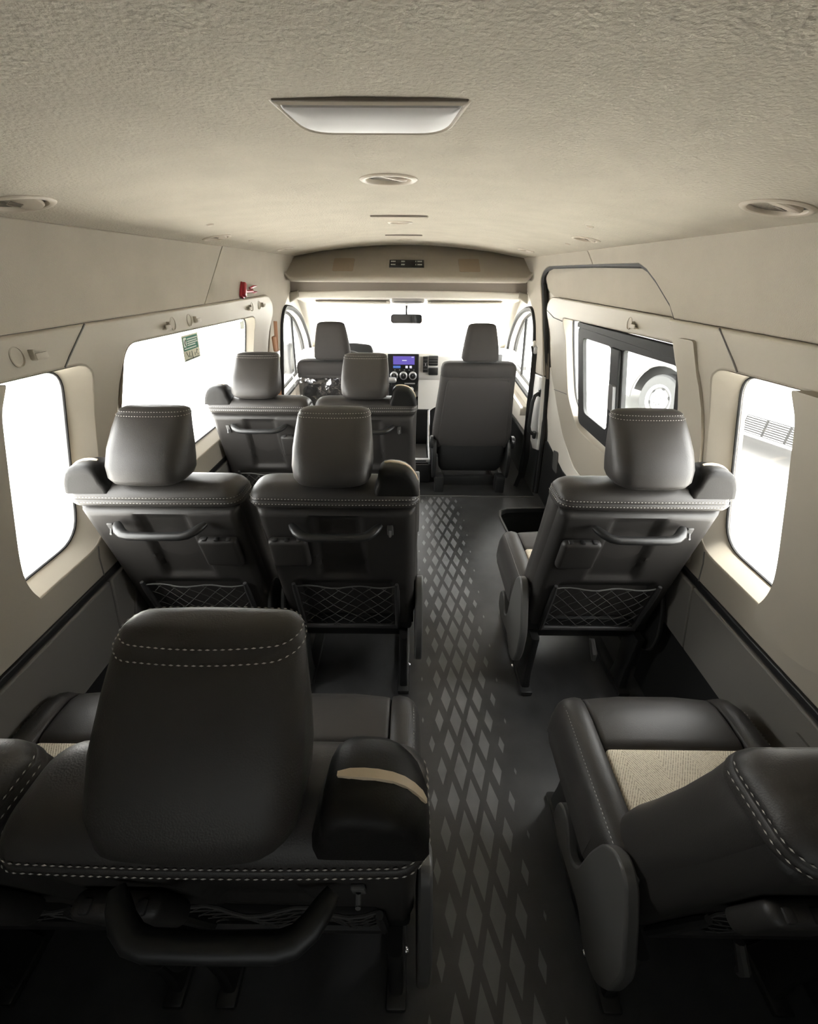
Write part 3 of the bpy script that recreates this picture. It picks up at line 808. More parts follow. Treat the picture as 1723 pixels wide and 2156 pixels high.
def make_seat(name, label, g, r, cshift):
    t = thing(name, label, 'seat', group='cabin passenger seats')
    b = loft('backrest', soft_rings(BACK, 6, 0.004), leather, t, angle=60)
    rear = lambda x, y, ym: y < ym + .05
    stitches('backrest_stitching', ring_path(BACK, .8745, .004, rear), thread, t)
    stitches('backrest_stitching', ring_path(BACK, .8605, .004, rear), thread, t)
    pn = build_back_panel(t, g)
    h = loft('headrest', soft_rings(HEAD, 6, 0.009), leather, t, angle=60)
    stitches('headrest_stitching', ring_path(HEAD, 1.0762, .009, rear), thread, h, 0.0075, 0.005, 0.0008)
    stitches('headrest_stitching', ring_path(HEAD, 1.0683, .009, rear), thread, h, 0.0075, 0.005, 0.0008)
    for sx in (-.055, .055):
        tube('headrest_post', [(sx, .055, .86), (sx, .058, .93)], .006, chrome, t, 8)
    # shoulder belt guide
    rings = []
    for y, s in ((.004, .72), (.0045, .86), (.010, .95), (.020, .99), (.040, 1.0), (.070, .96), (.088, .86), (.098, .72)):
        rings.append([(g * (.170 + (x - .170) * (s if i not in (0, len(BELT) - 1) else min(1, s + .05))), y, .884 + (z - .884) * s * .95) for i, (x, z) in enumerate(BELT)])
    bg = loft('belt_guide', rings, leather_blk, t, angle=70)
    pth = [(g * x, .046, .884 + (z - .884) * .95 + .0012) for x, z in ((.138, .9665), (.150, .9690), (.164, .9690), (.178, .9670), (.192, .9620), (.204, .9535), (.214, .9410), (.2225, .9260), (.2270, .9130))]
    bm = bmesh.new()
    pr = [[Vector(p) + Vector((0, a * w, 0)) + (Vector((p[0] - g * .16, 0, p[2] - .90)).normalized() * c) for a, c in ((-.006, -.002), (-.0045, .0022), (.0045, .0022), (.006, -.002))]
          for p, w in zip(pth, (.5, .9, 1, 1, 1, 1, 1, .9, .5))]
    add_loft(bm, pr); from_bm('belt_slot', bm, beige_trim, bg)
    # seat cushion pieces
    cs = cshift
    def prof(y0, dz, dy, zb=.325):
        dz -= .022
        return [(y0, zb), (y0, .432 - dz), (y0 + .004, .440 - dz), (y0 + .02, .444 - dz), (.43 - dy, .446 - dz), (.47 - dy, .442 - dz), (.494 - dy, .430 - dz), (.508 - dy, .408 - dz), (.513 - dy, .378 - dz), (.508 - dy, .345), (.489 - dy, zb)]
    def pillow(nm, xs, y0, m, inset=.004):
        rr = [[(cs + x, y, z) for y, z in prof(y0 + iy, dz, dy)] for x, dz, dy, iy in xs]
        return loft(nm, rr, m, t, angle=50)
    pillow('cushion_front', [(-.163, .007, .004, .004), (-.159, .002, .001, .001), (-.15, 0, 0, 0), (-.07, -.003, -.006, 0), (.07, -.003, -.006, 0), (.15, 0, 0, 0), (.159, .002, .001, .001), (.163, .007, .004, .004)], .362, leather)
    for sx in (-1, 1):
        cb = pillow('cushion_bolster', [(sx * x, dz, dy, iy) for x, dz, dy, iy in ((.1645, .004, .003, 0), (.168, -.002, 0, 0), (.185, -.007, 0, 0), (.205, -.006, .004, 0), (.220, .002, .010, .03), (.231, .018, .020, .07), (.2365, .045, .030, .09), (.2375, .07, .034, .09))], .12, leather)
        stitches('cushion_stitching', [(cs + sx * .2205, y, .4668) for y in [.17 + .29 * i / 20 for i in range(20)]] + [(cs + sx * .2195, .470, .457)], thread, cb, .008, .0055, .0008)
    loft('cushion_insert', [[(cs + x, y, .465 + dz) for x, y in dense_rrect(-.162 + i_, .162 - i_, .17 + i_, .3605 - i_, .012, 4, 8)] + [] for i_, dz in ((0, -.05), (0, -.006), (.002, -.002), (.006, .0), (.03, .001))], weave, t, angle=60)
    # frame and legs
    bm = bmesh.new(); add_box(bm, (cs, .30, .275), (.40, .34, .10), .012, 2); add_box(bm, (0, .13, .315), (.43, .05, .06), .01, 2)
    from_bm('seat_frame', bm, black_pl, t)
    for sx in (-1, 1):
        for ya, yb in ((.115, .105), (.40, .42)):
            loft('leg', [[(sx * .186 + a, ya + c, .28) for a, c in rrect(-.014, .014, -.05, .05, .008, 2)], [(sx * .186 + a, yb + c, .10) for a, c in rrect(-.014, .014, -.036, .036, .008, 2)],
                         [(sx * .186 + a, yb + c, .0) for a, c in rrect(-.016, .016, -.045, .045, .008, 2)]], black_pl, t)
        box('foot_rail', (sx * .186, .26, .012), (.045, .44, .022), black_pl, t, .006)
    # recliner hinge cover
    RC = round_poly([(.185, .455), (.150, .505), (.110, .500), (.075, .44), (.03, .345), (.030, .25), (.055, .175), (.11, .155), (.165, .20), (.29, .175), (.345, .19), (.345, .265), (.31, .29), (.28, .275), (.245, .225), (.21, .26), (.20, .38)], .028, 4)
    rc = prism('hinge_cover', RC, 'x', r * .240 + cs * .3 - .013, r * .240 + cs * .3 + .013, cover_pl, t, .006)
    for yb, zb in ((.30, .165), (.12, .075)):
        lathe('bolt', [(.0075, 0), (.0075, .004), (.005, .008), (.001, .009)], chrome, t, 10, Matrix.Translation((r * .205 + cs, yb, zb)) @ Matrix.Rotation(R(90 * r), 4, 'Y'))
    rc2 = prism('hinge_cover', round_poly([(.185, .455), (.150, .49), (.110, .48), (.075, .43), (.04, .335), (.045, .25), (.10, .20), (.20, .22), (.30, .25), (.25, .30), (.205, .38)], .028, 4), 'x', -r * .222 - .008, -r * .222 + .008, black_pl, t, .005)
    # grab handle on the back
    hp = [(-.124, .008, .790), (-.116, -.004, .787), (-.104, -.019, .782), (-.088, -.030, .777), (-.070, -.034, .775), (0, -.035, .774), (.070, -.034, .775), (.088, -.030, .777), (.104, -.019, .782), (.116, -.004, .787), (.124, .008, .790)]
    tube('grab_handle', hp, [.009, .013, .0145, .0145, .014, .0135, .014, .0145, .0145, .013, .009], black_pl, t, 12, flat=0.75)
    # folded cup holder
    bx = -g * .144; y_ = panel_y(.69) - .010
    bm = bmesh.new()
    add_box(bm, (0, 0, 0), (.112, .030, .108), .013, 4, Matrix.Rotation(R(10.8), 3, 'X'))
    bmesh.ops.translate(bm, vec=(bx, y_ - .006, .688), verts=bm.verts)
    cup = from_bm('cup_holder', bm, panel_pl, t)
    for sx in (-.034, 0, .034):
        box('holder_hinge' if sx else 'holder_latch', (bx + sx, y_ - .018, .737), (.014, .016, .014), panel_dk if sx else black_pl, cup, .004, 2, Matrix.Rotation(R(10.8), 3, 'X'))
    # bag hook
    hx = g * .151; yh = panel_y(.768)
    hk = box('hook_plate', (hx, yh - .003, .768), (.017, .006, .036), cover_pl, t, .002, 2, Matrix.Rotation(R(10.8), 3, 'X'))
    tube('hook', [(hx, yh - .006, .768), (hx, yh - .011, .760), (hx, yh - .014, .755), (hx, yh - .017, .756)], .0034, cover_pl, hk, 8)
    # net pocket
    for sx in (-1, 1):
        tube('net_bar', [(sx * .166, panel_y(z) - .008, z) for z in (.30, .40, .50, .535)], [.009, .009, .009, .006], panel_dk, t, 8)
    tube('net_bar', [(-.166, panel_y(.305) - .008, .305), (.166, panel_y(.305) - .008, .305)], .009, panel_dk, t, 8)
    bm = bmesh.new()
    def NP(x, z): return (x, panel_y(z) - .004 + .006 * math.sin(x * 40), z)
    top, bot = .520, .315
    add_tube(bm, [NP(-.163 + .326 * i / 14, top - .006 * math.sin(math.pi * i / 14)) for i in range(15)], .0026, 6)
    for s in (-1, 1):
        for i in range(-4, 8):
            xa = -.163 + i * .05; pts = []
            for j in range(13):
                u = j / 12; x = xa + .20 * u; z = bot + (top - bot) * u - (.006 * math.sin(math.pi * (x + .163) / .326) * u if abs(x) < .163 else 0)
                if -.163 <= x <= .163: pts.append(NP(x * s, z))
            if len(pts) > 1: add_tube(bm, pts, .0013, 4)
    from_bm('net', bm, net_mat, t)
    # lift lever under the cushion
    if r < 0 and g > 0: tube('release_lever', [(.03, .10, .25), (.035, .07, .21), (.045, .075, .17)], [.010, .012, .008], cover_pl, t, 8)
    return t

ROW = {1: 1.805, 2: 0.955, 3: 0.174}
XL, XM, XR = -.698, -.209, .634
pm = make_seat('passenger_seat', 'middle seat of second row, its lower net and aisle-side belt guide in full view', 1, 1, 0.0)
pm.location = (XM, ROW[2], 0)
dup(pm, (XM, ROW[1], 0), 'aisle-side seat of the front bench row, directly behind the film-covered driver seat')
dup(pm, (XM, ROW[3], 0), 'nearest seat whose big headrest hides the others, beige strip on its belt guide')
pl = make_seat('passenger_seat', 'window-side seat of second row by left pillar, belt guide beside the left windows', -1, -1, 0.0)
pl.location = (XL, ROW[2], 0)
dup(pl, (XL, ROW[1], 0), 'frontmost bench seat beside the big left window under the green sticker')
dup(pl, (XL, ROW[3], 0), 'nearest seat at lower left edge, mostly cut off beside the big headrest')
pr_ = make_seat('passenger_seat', 'single seat across the aisle beside sliding door, its cushion and hinge cover visible', 1, -1, -.024)
pr_.location = (XR, ROW[2], 0)
dup(pr_, (XR, ROW[3], 0), 'nearest single seat at lower right showing its beige woven cushion insert')

# ------------------------------------------------------------------ front seats
def make_front_seat(name, label, x, y):
    t = thing(name, label, 'seat', (x, y, 0))
    FB = [(.33, .268, .075, .22, .05), (.37, .276, .060, .25, .055), (.45, .272, .048, .27, .055), (.60, .256, .030, .24, .055), (.74, .244, .012, .18, .05), (.82, .2395, .004, .15, .045), (.825, .2375, .007, .148, .045), (.83, .2395, .003, .146, .045),
          (.87, .238, .0, .135, .04), (.892, .232, .006, .128, .038), (.903, .222, .016, .118, .034), (.909, .20, .03, .10, .028), (.911, .16, .045, .085, .02)]
    loft('backrest', soft_rings(FB, 6, .012), front_cloth, t, angle=60)
    FH = [(.918, .080, .01, .07, .028), (.922, .105, -.008, .09, .034), (.934, .113, -.016, .098, .036), (.98, .110, -.012, .102, .038), (1.05, .100, .004, .104, .04), (1.10, .090, .018, .10, .036), (1.122, .083, .028, .094, .03), (1.130, .070, .038, .086, .024), (1.133, .045, .05, .074, .012)]
    loft('headrest', soft_rings(FH, 6, .006), front_cloth, t, angle=60)
    for sx in (-.055, .055): tube('headrest_post', [(sx, .045, .87), (sx, .042, .94)], .007, chrome, t, 8)
    bp = []
    for z, hw in ((.36, .235), (.40, .238), (.60, .222), (.74, .208), (.795, .20), (.808, .19)):
        yb = lerp_spec(FB, z)
        bp.append([(a, yb[2] - .011 - .004 * (1 if .37 < z < .80 else 0) + b, z) for a, b in dense_rrect(-hw, hw, 0, .03, .012, 3, 8)])
    loft('seat_back_pad', bp, front_cloth, t, angle=60)
    loft('lower_shell', [[(a, .075 + c, z) for a, c in rrect(-hw, hw, -.02 + dy, .12, .03, 4)] for z, hw, dy in ((.345, .225, 0), (.33, .232, 0), (.25, .232, .005), (.17, .225, .02), (.14, .21, .04))], black_pl, t)
    for sx in (-1, 1):
        prism('recliner_cover', round_poly([(.02, .10), (.01, .28), (.05, .385), (.11, .39), (.16, .30), (.40, .27), (.40, .14)], .04, 4), 'x', sx * .262 - .014, sx * .262 + .014, black_pl, t, .006)
        lathe('recliner_knob', [(.045, 0), (.045, .018), (.036, .026), (.002, .028)], black_pl, t, 20, Matrix.Translation((sx * .272, .07, .37)) @ Matrix.Rotation(R(90 * sx), 4, 'Y'))
        bm = bmesh.new(); add_box(bm, (sx * .222, .045, .065), (.065, .09, .13), .008, 2); add_box(bm, (sx * .222, .30, .05), (.06, .45, .04), .008, 2)
        from_bm('pedestal', bm, black_pl, t)
    bm = bmesh.new(); add_box(bm, (0, .32, .33), (.51, .44, .17), .045, 5); from_bm('cushion', bm, front_cloth, t)
    tube('seat_belt_buckle', [(-.25 if x > 0 else .25, .12, .40), (-.262 if x > 0 else .262, .10, .47)], .013, black_pl, t, 8)
    box('base_step', (0, .14, .04), (.40, .04, .08), black_pl, t, .01)
    return t
fps = make_front_seat('front_passenger_seat', 'dark cloth front passenger seat on two black pedestals beyond the aisle', .425, 2.66)
drv = make_front_seat('driver_seat', 'dark cloth driver seat behind steering wheel, wrapped in clear film', -.505, 2.70)
# clear film still wrapped round the driver seat back
bm = bmesh.new(); G = []
for k in range(29):
    z = .40 + .43 * k / 28; row = []
    for i in range(33):
        u = i / 32; x = -.285 + .57 * u
        e = abs(x) / .285
        y = lerp_spec([(.33, .075), (.45, .048), (.60, .030), (.74, .012), (.9, 0)], z)[1] - .034
        y += .10 * max(0, e - .86) / .14
        y -= .010 * math.sin(9 * u + 14 * z) + .007 * math.sin(23 * u - 31 * z + 1.3) + .004 * math.sin(47 * u + 60 * z)
        row.append(bm.verts.new((x, y, z - (.03 * (1 - u) + .03 * math.sin(5 * u) if k == 28 else 0))))
    G.append(row)
for a, b in zip(G, G[1:]):
    for i in range(32): bm.faces.new((a[i], a[i + 1], b[i + 1], b[i]))
fm = from_bm('plastic_film', bm, film, drv, 80)
sm = fm.modifiers.new('thickness', 'SOLIDIFY'); sm.thickness = .0006
fm['label'] = 'crumpled clear plastic film wrapped around the seat back'

# ------------------------------------------------------------------ ceiling fittings
def tilt(x): return math.atan(0.25 * (x + 0.045))
def make_vent(label, x, y, rad, spin, group):
    t = thing('ceiling_vent', label, 'vent', (x, y, ceil_z(x)), (0, tilt(x), 0), group)
    s = rad / .060
    def L_(name, prof, m): return lathe(name, [(r * s, h) for r, h in prof], m, t, 40)
    L_('bezel', [(.0455, .012), (.0458, .000), (.047, -.0025), (.050, -.0040), (.0555, -.0036), (.0592, -.0016), (.060, .002), (.0585, .004)], vent_pl)
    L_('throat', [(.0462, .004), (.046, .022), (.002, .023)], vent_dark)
    rot = Matrix.Rotation(spin, 4, 'Z')
    tl = rot @ Matrix.Translation((0, 0, .005)) @ Matrix.Rotation(R(15), 4, 'X')
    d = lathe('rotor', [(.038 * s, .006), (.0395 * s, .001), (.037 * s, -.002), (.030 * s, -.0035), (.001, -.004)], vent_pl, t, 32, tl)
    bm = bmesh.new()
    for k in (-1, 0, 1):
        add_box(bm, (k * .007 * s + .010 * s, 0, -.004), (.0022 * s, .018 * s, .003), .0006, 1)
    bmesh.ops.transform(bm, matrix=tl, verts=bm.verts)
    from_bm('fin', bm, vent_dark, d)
    return t
VG = 'round air vents along the ceiling'
V = [('large round cream vent at the right ceiling edge, nearest on that side', .665, .931, .062, .4), ('middle round vent of the right ceiling row above sliding door', .645, 1.835, .055, 1.0), ('farthest round vent of the right ceiling row beside the bulkhead', .642, 2.763, .050, 2.0),
     ('large round cream vent at the left ceiling edge, cut by the frame', -.743, .95, .062, 2.6), ('middle round vent of the left ceiling row above green sticker', -.740, 1.845, .055, 2.2), ('farthest round vent of the left ceiling row beside the bulkhead', -.730, 2.754, .050, 1.2),
     ('round vent on the ceiling centre line just ahead of the scoop lamp', -.053, 1.094, .062, .8), ('small round vent on ceiling centre line behind the second slim slot', -.052, 1.962, .050, .5), ('round vent on ceiling centre line nearest the bulkhead control panel', -.053, 2.93, .045, .2)]
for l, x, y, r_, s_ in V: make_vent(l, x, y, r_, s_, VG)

# scoop shaped lamp
t = thing('ceiling_lamp', 'wide scoop-shaped pale lamp on ceiling centre nearest the viewer', 'lamp', (-.050, .636, 1.5675))
def scoop(gr, top, tilt_):
    out = []
    for x, y in round_poly([(-.112 - gr, -.004 - gr), (.112 + gr, -.004 - gr), (.094 + gr * .6, .090 + gr), (-.094 - gr * .6, .090 + gr)], [.006, .006, .035, .035], 7):
        out.append((x, y, top - tilt_ * (y + .006)))
    return out
loft('housing', [scoop(.004, .004, 0), scoop(.004, -.001, .02), scoop(.001, -.003, .06), scoop(-.003, -.004, .07), scoop(-.006, -.002, .065)], vent_pl, t, cap=True)
loft('lens', [scoop(-.0055, -.001, .065), scoop(-.008, -.0045, .06), scoop(-.018, -.006, .055), scoop(-.04, -.0062, .05)], lamp_lens, t)
box('rear_lip', (0, -.0085, -.001), (.222, .004, .005), vent_dark, t, .002)

def slot(label, y, w, nm='ceiling_slot'):
    t = thing(nm, label, 'ceiling trim', (-.050, y, 1.568), group='slim slots on the ceiling centre line')
    loft('cover', [[(a, b, z) for a, b in rrect(-w / 2 + i, w / 2 - i, -.03 + i, .03 - i, .015, 5)] for i, z in ((0, .004), (0, -.003), (.003, -.006), (.012, -.007))], headliner, t)
    box('groove', (0, -.032, -.003), (w * .96, .004, .006), vent_dark, t, .001)
slot('slim wide slot cover on ceiling centre behind small round vent', 1.755, .205)
slot('slim slot cover on ceiling centre just behind bulkhead vent', 2.60, .20)
for lb, x, y in (('tiny clip on left ceiling behind the middle left vent', -.634, 1.547), ('tiny clip on right ceiling behind the middle right vent', .547, 1.543), ('tiny clip on right ceiling ahead of the middle right vent', .658, 2.083), ('tiny clip on left ceiling ahead of the middle left vent', -.70, 2.106)):
    o = lathe('ceiling_clip', [(.011, .003), (.012, -.001), (.009, -.004), (.001, -.005)], vent_pl, None, 14)
    o.location = (x, y, ceil_z(x)); o.rotation_euler = (0, tilt(x), 0); tag(o, lb, 'clip', 'small clips in the ceiling')

# control panel and speakers on the bulkhead
t = thing('air_control_panel', 'black air-conditioning control panel with small white markings on bulkhead', 'control panel', (-.043, 3.249, 1.4425), (R(-62), 0, 0))
box('bezel', (0, 0.002, 0), (.275, .010, .112), wall_cloth, t, .006, 3)
box('display', (0, -.005, 0), (.236, .010, .090), black_pl, t, .003, 2)
bm = bmesh.new()
for zz in (.021, -.019):
    for xa, n_ in ((-.104, 5), (-.034, 4), (.062, 1), (.076, 5)):
        for k in range(n_): add_box(bm, (xa + k * .0062, -.0103, zz), (.0046, .001, .011 if k % 2 else .014))
from_bm('printed_marking', bm, white_m, t)
for x, lb in ((-.472, 'square speaker grille on bulkhead left of control panel'), (.382, 'square speaker grille on bulkhead right of control panel')):
    t = thing('speaker_grille', lb, 'speaker', (x, 3.240, 1.4365), (R(-62), 0, 0), group='speaker grilles on the bulkhead')
    loft('frame', [[(a, y, b) for a, b in rrect(-.074 + i, .074 - i, -.085 + i, .085 - i, .014, 4)] for i, y in ((0, .008), (0, 0), (.003, -.004), (.006, -.004))], wall_cloth, t)
    loft('cloth', [[(a, y, b) for a, b in rrect(-.070 + i, .070 - i, -.081 + i, .081 - i, .012, 4)] for i, y in ((0, .0), (0, -.0055), (.01, -.0065))], speaker_m, t)
    lathe('cone', [(.044, 0), (.045, -.0015), (.038, -.003), (.001, -.002)], speaker_m, t, 28, Matrix.Translation((0, -.006, 0)) @ Matrix.Rotation(R(-90), 4, 'X') @ Matrix.Scale(-1, 4, (0, 0, 1)))

# ------------------------------------------------------------------ emergency hammer, exit sticker
hx = WX(-1, 1.31) + .004
t = thing('emergency_hammer', 'small dark red emergency hammer clipped to left wall above window', 'hammer', (hx, 2.37, 1.317), (0, R(4), 0))
box('bracket', (.006, -.055, 0), (.016, .036, .072), red_pl, t, .005, 2, Matrix.Rotation(R(-24), 3, 'X'))
box('hammer_head', (.020, -.060, .004), (.018, .026, .066), red_pl, t, .006, 3, Matrix.Rotation(R(-24), 3, 'X'))
tube('handle', [(.018, -.05, -.004), (.02, 0, -.006), (.022, .04, -.004)], [.009, .008, .010], red_pl, t, 10)
for dz in (-.012, .014): tube('clip_prong', [(.014, .03, dz * .5), (.02, .07, dz), (.022, .115, dz * 1.1)], [.006, .006, .003], red_pl, t, 8)

def stick(name, y0, y1, z0, z1, off, m, parent, rad=.0):
    pts = round_poly([(y0, z0), (y1, z0), (y1, z1), (y0, z1)], rad) if rad else [(y0, z0), (y1, z0), (y1, z1), (y0, z1)]
    return sheet(name, shr(pts), [], wmap(-1, off), m, parent, .2, back=wmap(-1, off + .0006))
FS = 0.9655
es = stick('exit_sticker', 1.785, 1.932, 1.068, 1.169, OUT - .0045, pale_m, None)
tag(es, 'green and pale emergency exit sticker on big left window glass', 'sticker')
o5 = OUT - .0055; o6 = OUT - .0065
stick('green_field', 1.792, 1.920, 1.109, 1.163, o5, green_m, es)
d_ = stick('exit_door_symbol', 1.795, 1.818, 1.124, 1.160, o6, white_m, es, .002)
tube('running_figure', [(WX(-1, z, o6 - .0008), y, z) for y, z in shr(((1.812, 1.152), (1.806, 1.146), (1.803, 1.140), (1.806, 1.133), (1.811, 1.127)))], .0018, dark_print, es, 5)
bm = bmesh.new()
for k, (a, b, zz) in enumerate(((1.826, 1.914, 1.153), (1.826, 1.905, 1.144), (1.826, 1.912, 1.136), (1.826, 1.89, 1.128), (1.796, 1.90, 1.117))):
    y = a
    while y < b:
        w_ = .004 + .004 * random.random()
        q_ = shr([(y + w_ / 2, zz)])[0]; add_box(bm, (WX(-1, q_[1], o6), q_[0], q_[1]), (.0006, w_, .0040)); y += w_ + .0025
from_bm('printed_text', bm, white_m, es)
bm = bmesh.new()
for (y, z), (sy, sz) in zip(shr([(1.857, 1.090), (1.857, 1.0735)]), ((.005, .036), (.124, .003))): add_box(bm, (WX(-1, z, o5), y, z), (.0006, sy, sz))
for y, z, l_, a_ in ((1.815, 1.094, .022, 25), (1.833, 1.092, .022, -35), (1.842, 1.082, .008, -35), (1.882, 1.088, .012, -20), (1.90, 1.095, .018, -35), (1.905, 1.101, .010, 60), (1.910, 1.083, .006, 0)):
    add_box(bm, (0, 0, 0), (.0006, .0035, l_)); vs = bm.verts[-8:] if False else [v for v in bm.verts][-8:]
    bmesh.ops.rotate(bm, cent=(0, 0, 0), matrix=Matrix.Rotation(R(a_), 3, 'X'), verts=vs)
    bmesh.ops.translate(bm, vec=(WX(-1, shr([(y, z)])[0][1], o5), *shr([(y, z)])[0]), verts=vs)
from_bm('pictogram', bm, dark_print, es)
w2 = stick('window_label', 2.44, 2.495, 1.122, 1.160, OUT - .004, white_m, None); tag(w2, 'faint pale label in upper front corner of big left window', 'sticker')

# ------------------------------------------------------------------ dashboard and cab
t = thing('dashboard', 'pale cream dashboard with black centre stack and purple display screen', 'dashboard', (0, 0, 0))
DP = [(4.27, .77), (3.95, .808), (3.70, .826), (3.64, .824), (3.615, .812), (3.602, .79), (3.605, .64), (3.625, .60), (3.67, .54), (3.74, .46), (3.82, .40), (4.0, .37), (4.27, .36)]
loft('dash_body', [[(x, y, z) for y, z in DP] for x in (XC - .90, XC + .90)], dash_m, t, angle=30)
prism('knee_panel', round_poly([(.055, .17), (.075, .17), (.11, .25), (.17, .335), (.26, .385), (.38, .395), (.62, .40), (.85, .395), (.85, .62), (.055, .62)], .03, 3), 'y', 3.63, 3.80, dash_m, t, .012)
prism('centre_stack', round_poly([(-.205, .815), (.057, .815), (.057, .60), (.035, .52), (0, .45), (-.14, .45), (-.18, .52), (-.205, .60)], .012, 3), 'y', 3.578, 3.66, black_pl, t, .004)
scr = box('display_screen', (-.069, 3.576, .748), (.188, .008, .104), black_pl, t, .003)
box('screen_image', (-.069, 3.5712, .764), (.178, .001, .066), screen_purple, scr, 0)
box('screen_bar', (-.128, 3.5705, .712), (.062, .001, .020), screen_blue, scr, .0004)
for x in (-.046, -.012): box('screen_icon', (x, 3.5705, .712), (.020, .001, .020), screen_white, scr, .0004)
box('screen_text', (-.065, 3.5702, .764), (.038, .0006, .006), screen_white, scr, 0)
box('screen_status', (.004, 3.5702, .790), (.020, .0006, .005), screen_white, scr, 0)
for i in range(5): box('button', (-.145 + i * .04, 3.577, .686), (.010, .004, .004), silver, t, .001)
for x in (-.152, -.073, .006):
    k = lathe('climate_knob', [(.034, 0), (.034, .010), (.029, .016), (.027, .017)], silver, t, 24, Matrix.Translation((x, 3.578, .640)) @ Matrix.Rotation(R(90), 4, 'X'))
    lathe('knob_face', [(.023, .012), (.023, .022), (.018, .025), (.001, .0255)], black_pl, k, 20, Matrix.Translation((x, 3.578, .640)) @ Matrix.Rotation(R(90), 4, 'X'))
    box('knob_pointer', (x, 3.551, .648), (.004, .002, .014), silver, k, .0005)
box('card_slot', (-.02, 3.575, .575), (.09, .006, .010), silver, t, .002)
lathe('power_socket', [(.02, 0), (.02, .01), (.012, .014), (.001, .012)], silver, t, 16, Matrix.Translation((-.005, 3.578, .525)) @ Matrix.Rotation(R(90), 4, 'X'))
for x0, x1 in ((.092, .132), (-.285, -.235)):
    v_ = box('air_outlet', ((x0 + x1) / 2, 3.60, .730), (x1 - x0, .03, .130), black_pl, t, .004)
    for k in range(4): box('louver', ((x0 + x1) / 2, 3.583, .692 + k * .025), (x1 - x0 - .008, .006, .004), cover_pl, v_, .001)
    box('louver_tab', ((x0 + x1) / 2, 3.578, .73), (.006, .006, .02), silver, v_, .001)
v_ = box('air_outlet', (.178, 3.60, .760), (.078, .03, .080), black_pl, t, .006)
for k in range(3): box('louver', (.178, 3.583, .738 + k * .022), (.07, .006, .004), cover_pl, v_, .001)
box('glove_pocket', (.180, 3.60, .672), (.080, .03, .060), black_pl, t, .006)
box('pocket_trim', (.178, 3.583, .708), (.084, .006, .006), silver, t, .001)
box('dash_vent', (.70, 3.60, .78), (.10, .03, .06), black_pl, t, .006)
prism('instrument_hood', round_poly([(-.66, .80), (-.32, .80), (-.34, .875), (-.49, .89), (-.64, .875)], .03, 4), 'y', 3.62, 3.82, black_pl, t, .01)
box('dash_tunnel', (.03, 3.95, .18), (1.7, .5, .36), black_rb, t, .02)

t = thing('gear_lever', 'silver-knobbed gear lever standing out from centre stack beside screen', 'gear lever', (-.165, 3.562, .50))
tube('lever_shaft', [(0, .0, .02), (0, -.05, .07), (0, -.09, .115)], .008, chrome, t, 8)
bm = bmesh.new(); add_box(bm, (0, -.095, .128), (.075, .055, .045), .02, 4); from_bm('lever_knob', bm, silver, t)
box('lever_gate', (0, .005, .01), (.07, .02, .11), black_pl, t, .006)

t = thing('steering_wheel', 'black steering wheel mostly hidden behind the driver headrest', 'steering wheel', (-.50, 3.43, .715), (R(-52), 0, 0))
RIM = [(.188 * math.cos(2 * math.pi * i / 40), .188 * math.sin(2 * math.pi * i / 40), 0) for i in range(40)]
tube('rim', RIM, .016, black_pl, t, 10, closed=True)
lathe('hub', [(.07, -.04), (.08, -.01), (.06, .02), (.001, .03)], black_pl, t, 24)
for a in (20, 160, 270):
    tube('spoke', [(.06 * math.cos(R(a)), .06 * math.sin(R(a)), 0), (.186 * math.cos(R(a)), .186 * math.sin(R(a)), 0)], .014, black_pl, t, 8, flat=.6)
tube('column', [(0, 0, -.03), (0, 0, -.22)], .04, black_pl, t, 12)

# bin between the front seats
t = thing('centre_bin', 'open black storage bin with a pale rear lip between the front seats', 'storage bin', (-.03, 2.80, 0))
box('bin_base', (0, .22, .085), (.34, .42, .15), black_pl, t, .012)
box('bin_floor', (0, .22, .165), (.30, .38, .012), cover_pl, t, .003)
for sx in (-1, 1):
    prism('bin_side', [(.02, .155), (.42, .155), (.44, .45), (.40, .455), (.26, .30), (.02, .20)], 'x', sx * .165 - .008, sx * .165 + .008, silver if sx > 0 else cover_pl, t, .004)
box('bin_front', (0, .43, .31), (.34, .02, .29), black_pl, t, .006)
lip = box('bin_lip', (0, .012, .195), (.345, .034, .028), silver, t, .008, 3)
box('lip_slot', (0, -.005, .196), (.28, .006, .010), black_pl, lip, .002)

# sun visors, cab lamp, rear view mirror
for sx, lb in ((-1, 'cream sun visor folded up above windscreen on the driver side'), (1, 'cream sun visor folded up above windscreen on the passenger side')):
    t = thing('sun_visor', lb, 'sun visor', (XC + sx * .425, 3.47, 1.188), (R(-12), 0, 0), 'sun visors above the windscreen')
    loft('visor_board', [[(a, b, z) for a, b in rrect(-.285 + i, .285 - i, -.085 + i, .085 - i, .03, 5)] for i, z in ((.006, -.010), (0, -.006), (0, .006), (.006, .010))], cream_light, t)
    tube('visor_edge_shadow', [(-.26, -.088, .004), (.26, -.088, .004)], .005, vent_dark, t, 6)  # dark tube painted in as the shadow along the rear edge
    tube('visor_rod', [(sx * .20, -.0, .014), (sx * .29, .0, .016)], .006, black_pl, t, 6)
t = thing('cab_lamp', 'small pale lamp console in middle of cab header above mirror', 'lamp', (XC - .005, 3.40, 1.208))
box('lamp_body', (0, 0, 0), (.24, .13, .034), lamp_lens, t, .012, 3, Matrix.Rotation(R(-12), 3, 'X'))
box('lamp_groove', (0, -.066, .004), (.20, .004, .006), cover_pl, t, .001)
t = thing('rear_view_mirror', 'rear-view mirror on short stalk hanging before the windscreen', 'mirror', (-.048, 3.56, 1.17))
lathe('stalk_foot', [(.032, .018), (.032, .008), (.012, .0), (.01, -.002)], black_pl, t, 16)
tube('stalk', [(0, 0, .012), (0, -.012, -.03), (0, -.03, -.06)], [.010, .007, .009], black_pl, t, 8)
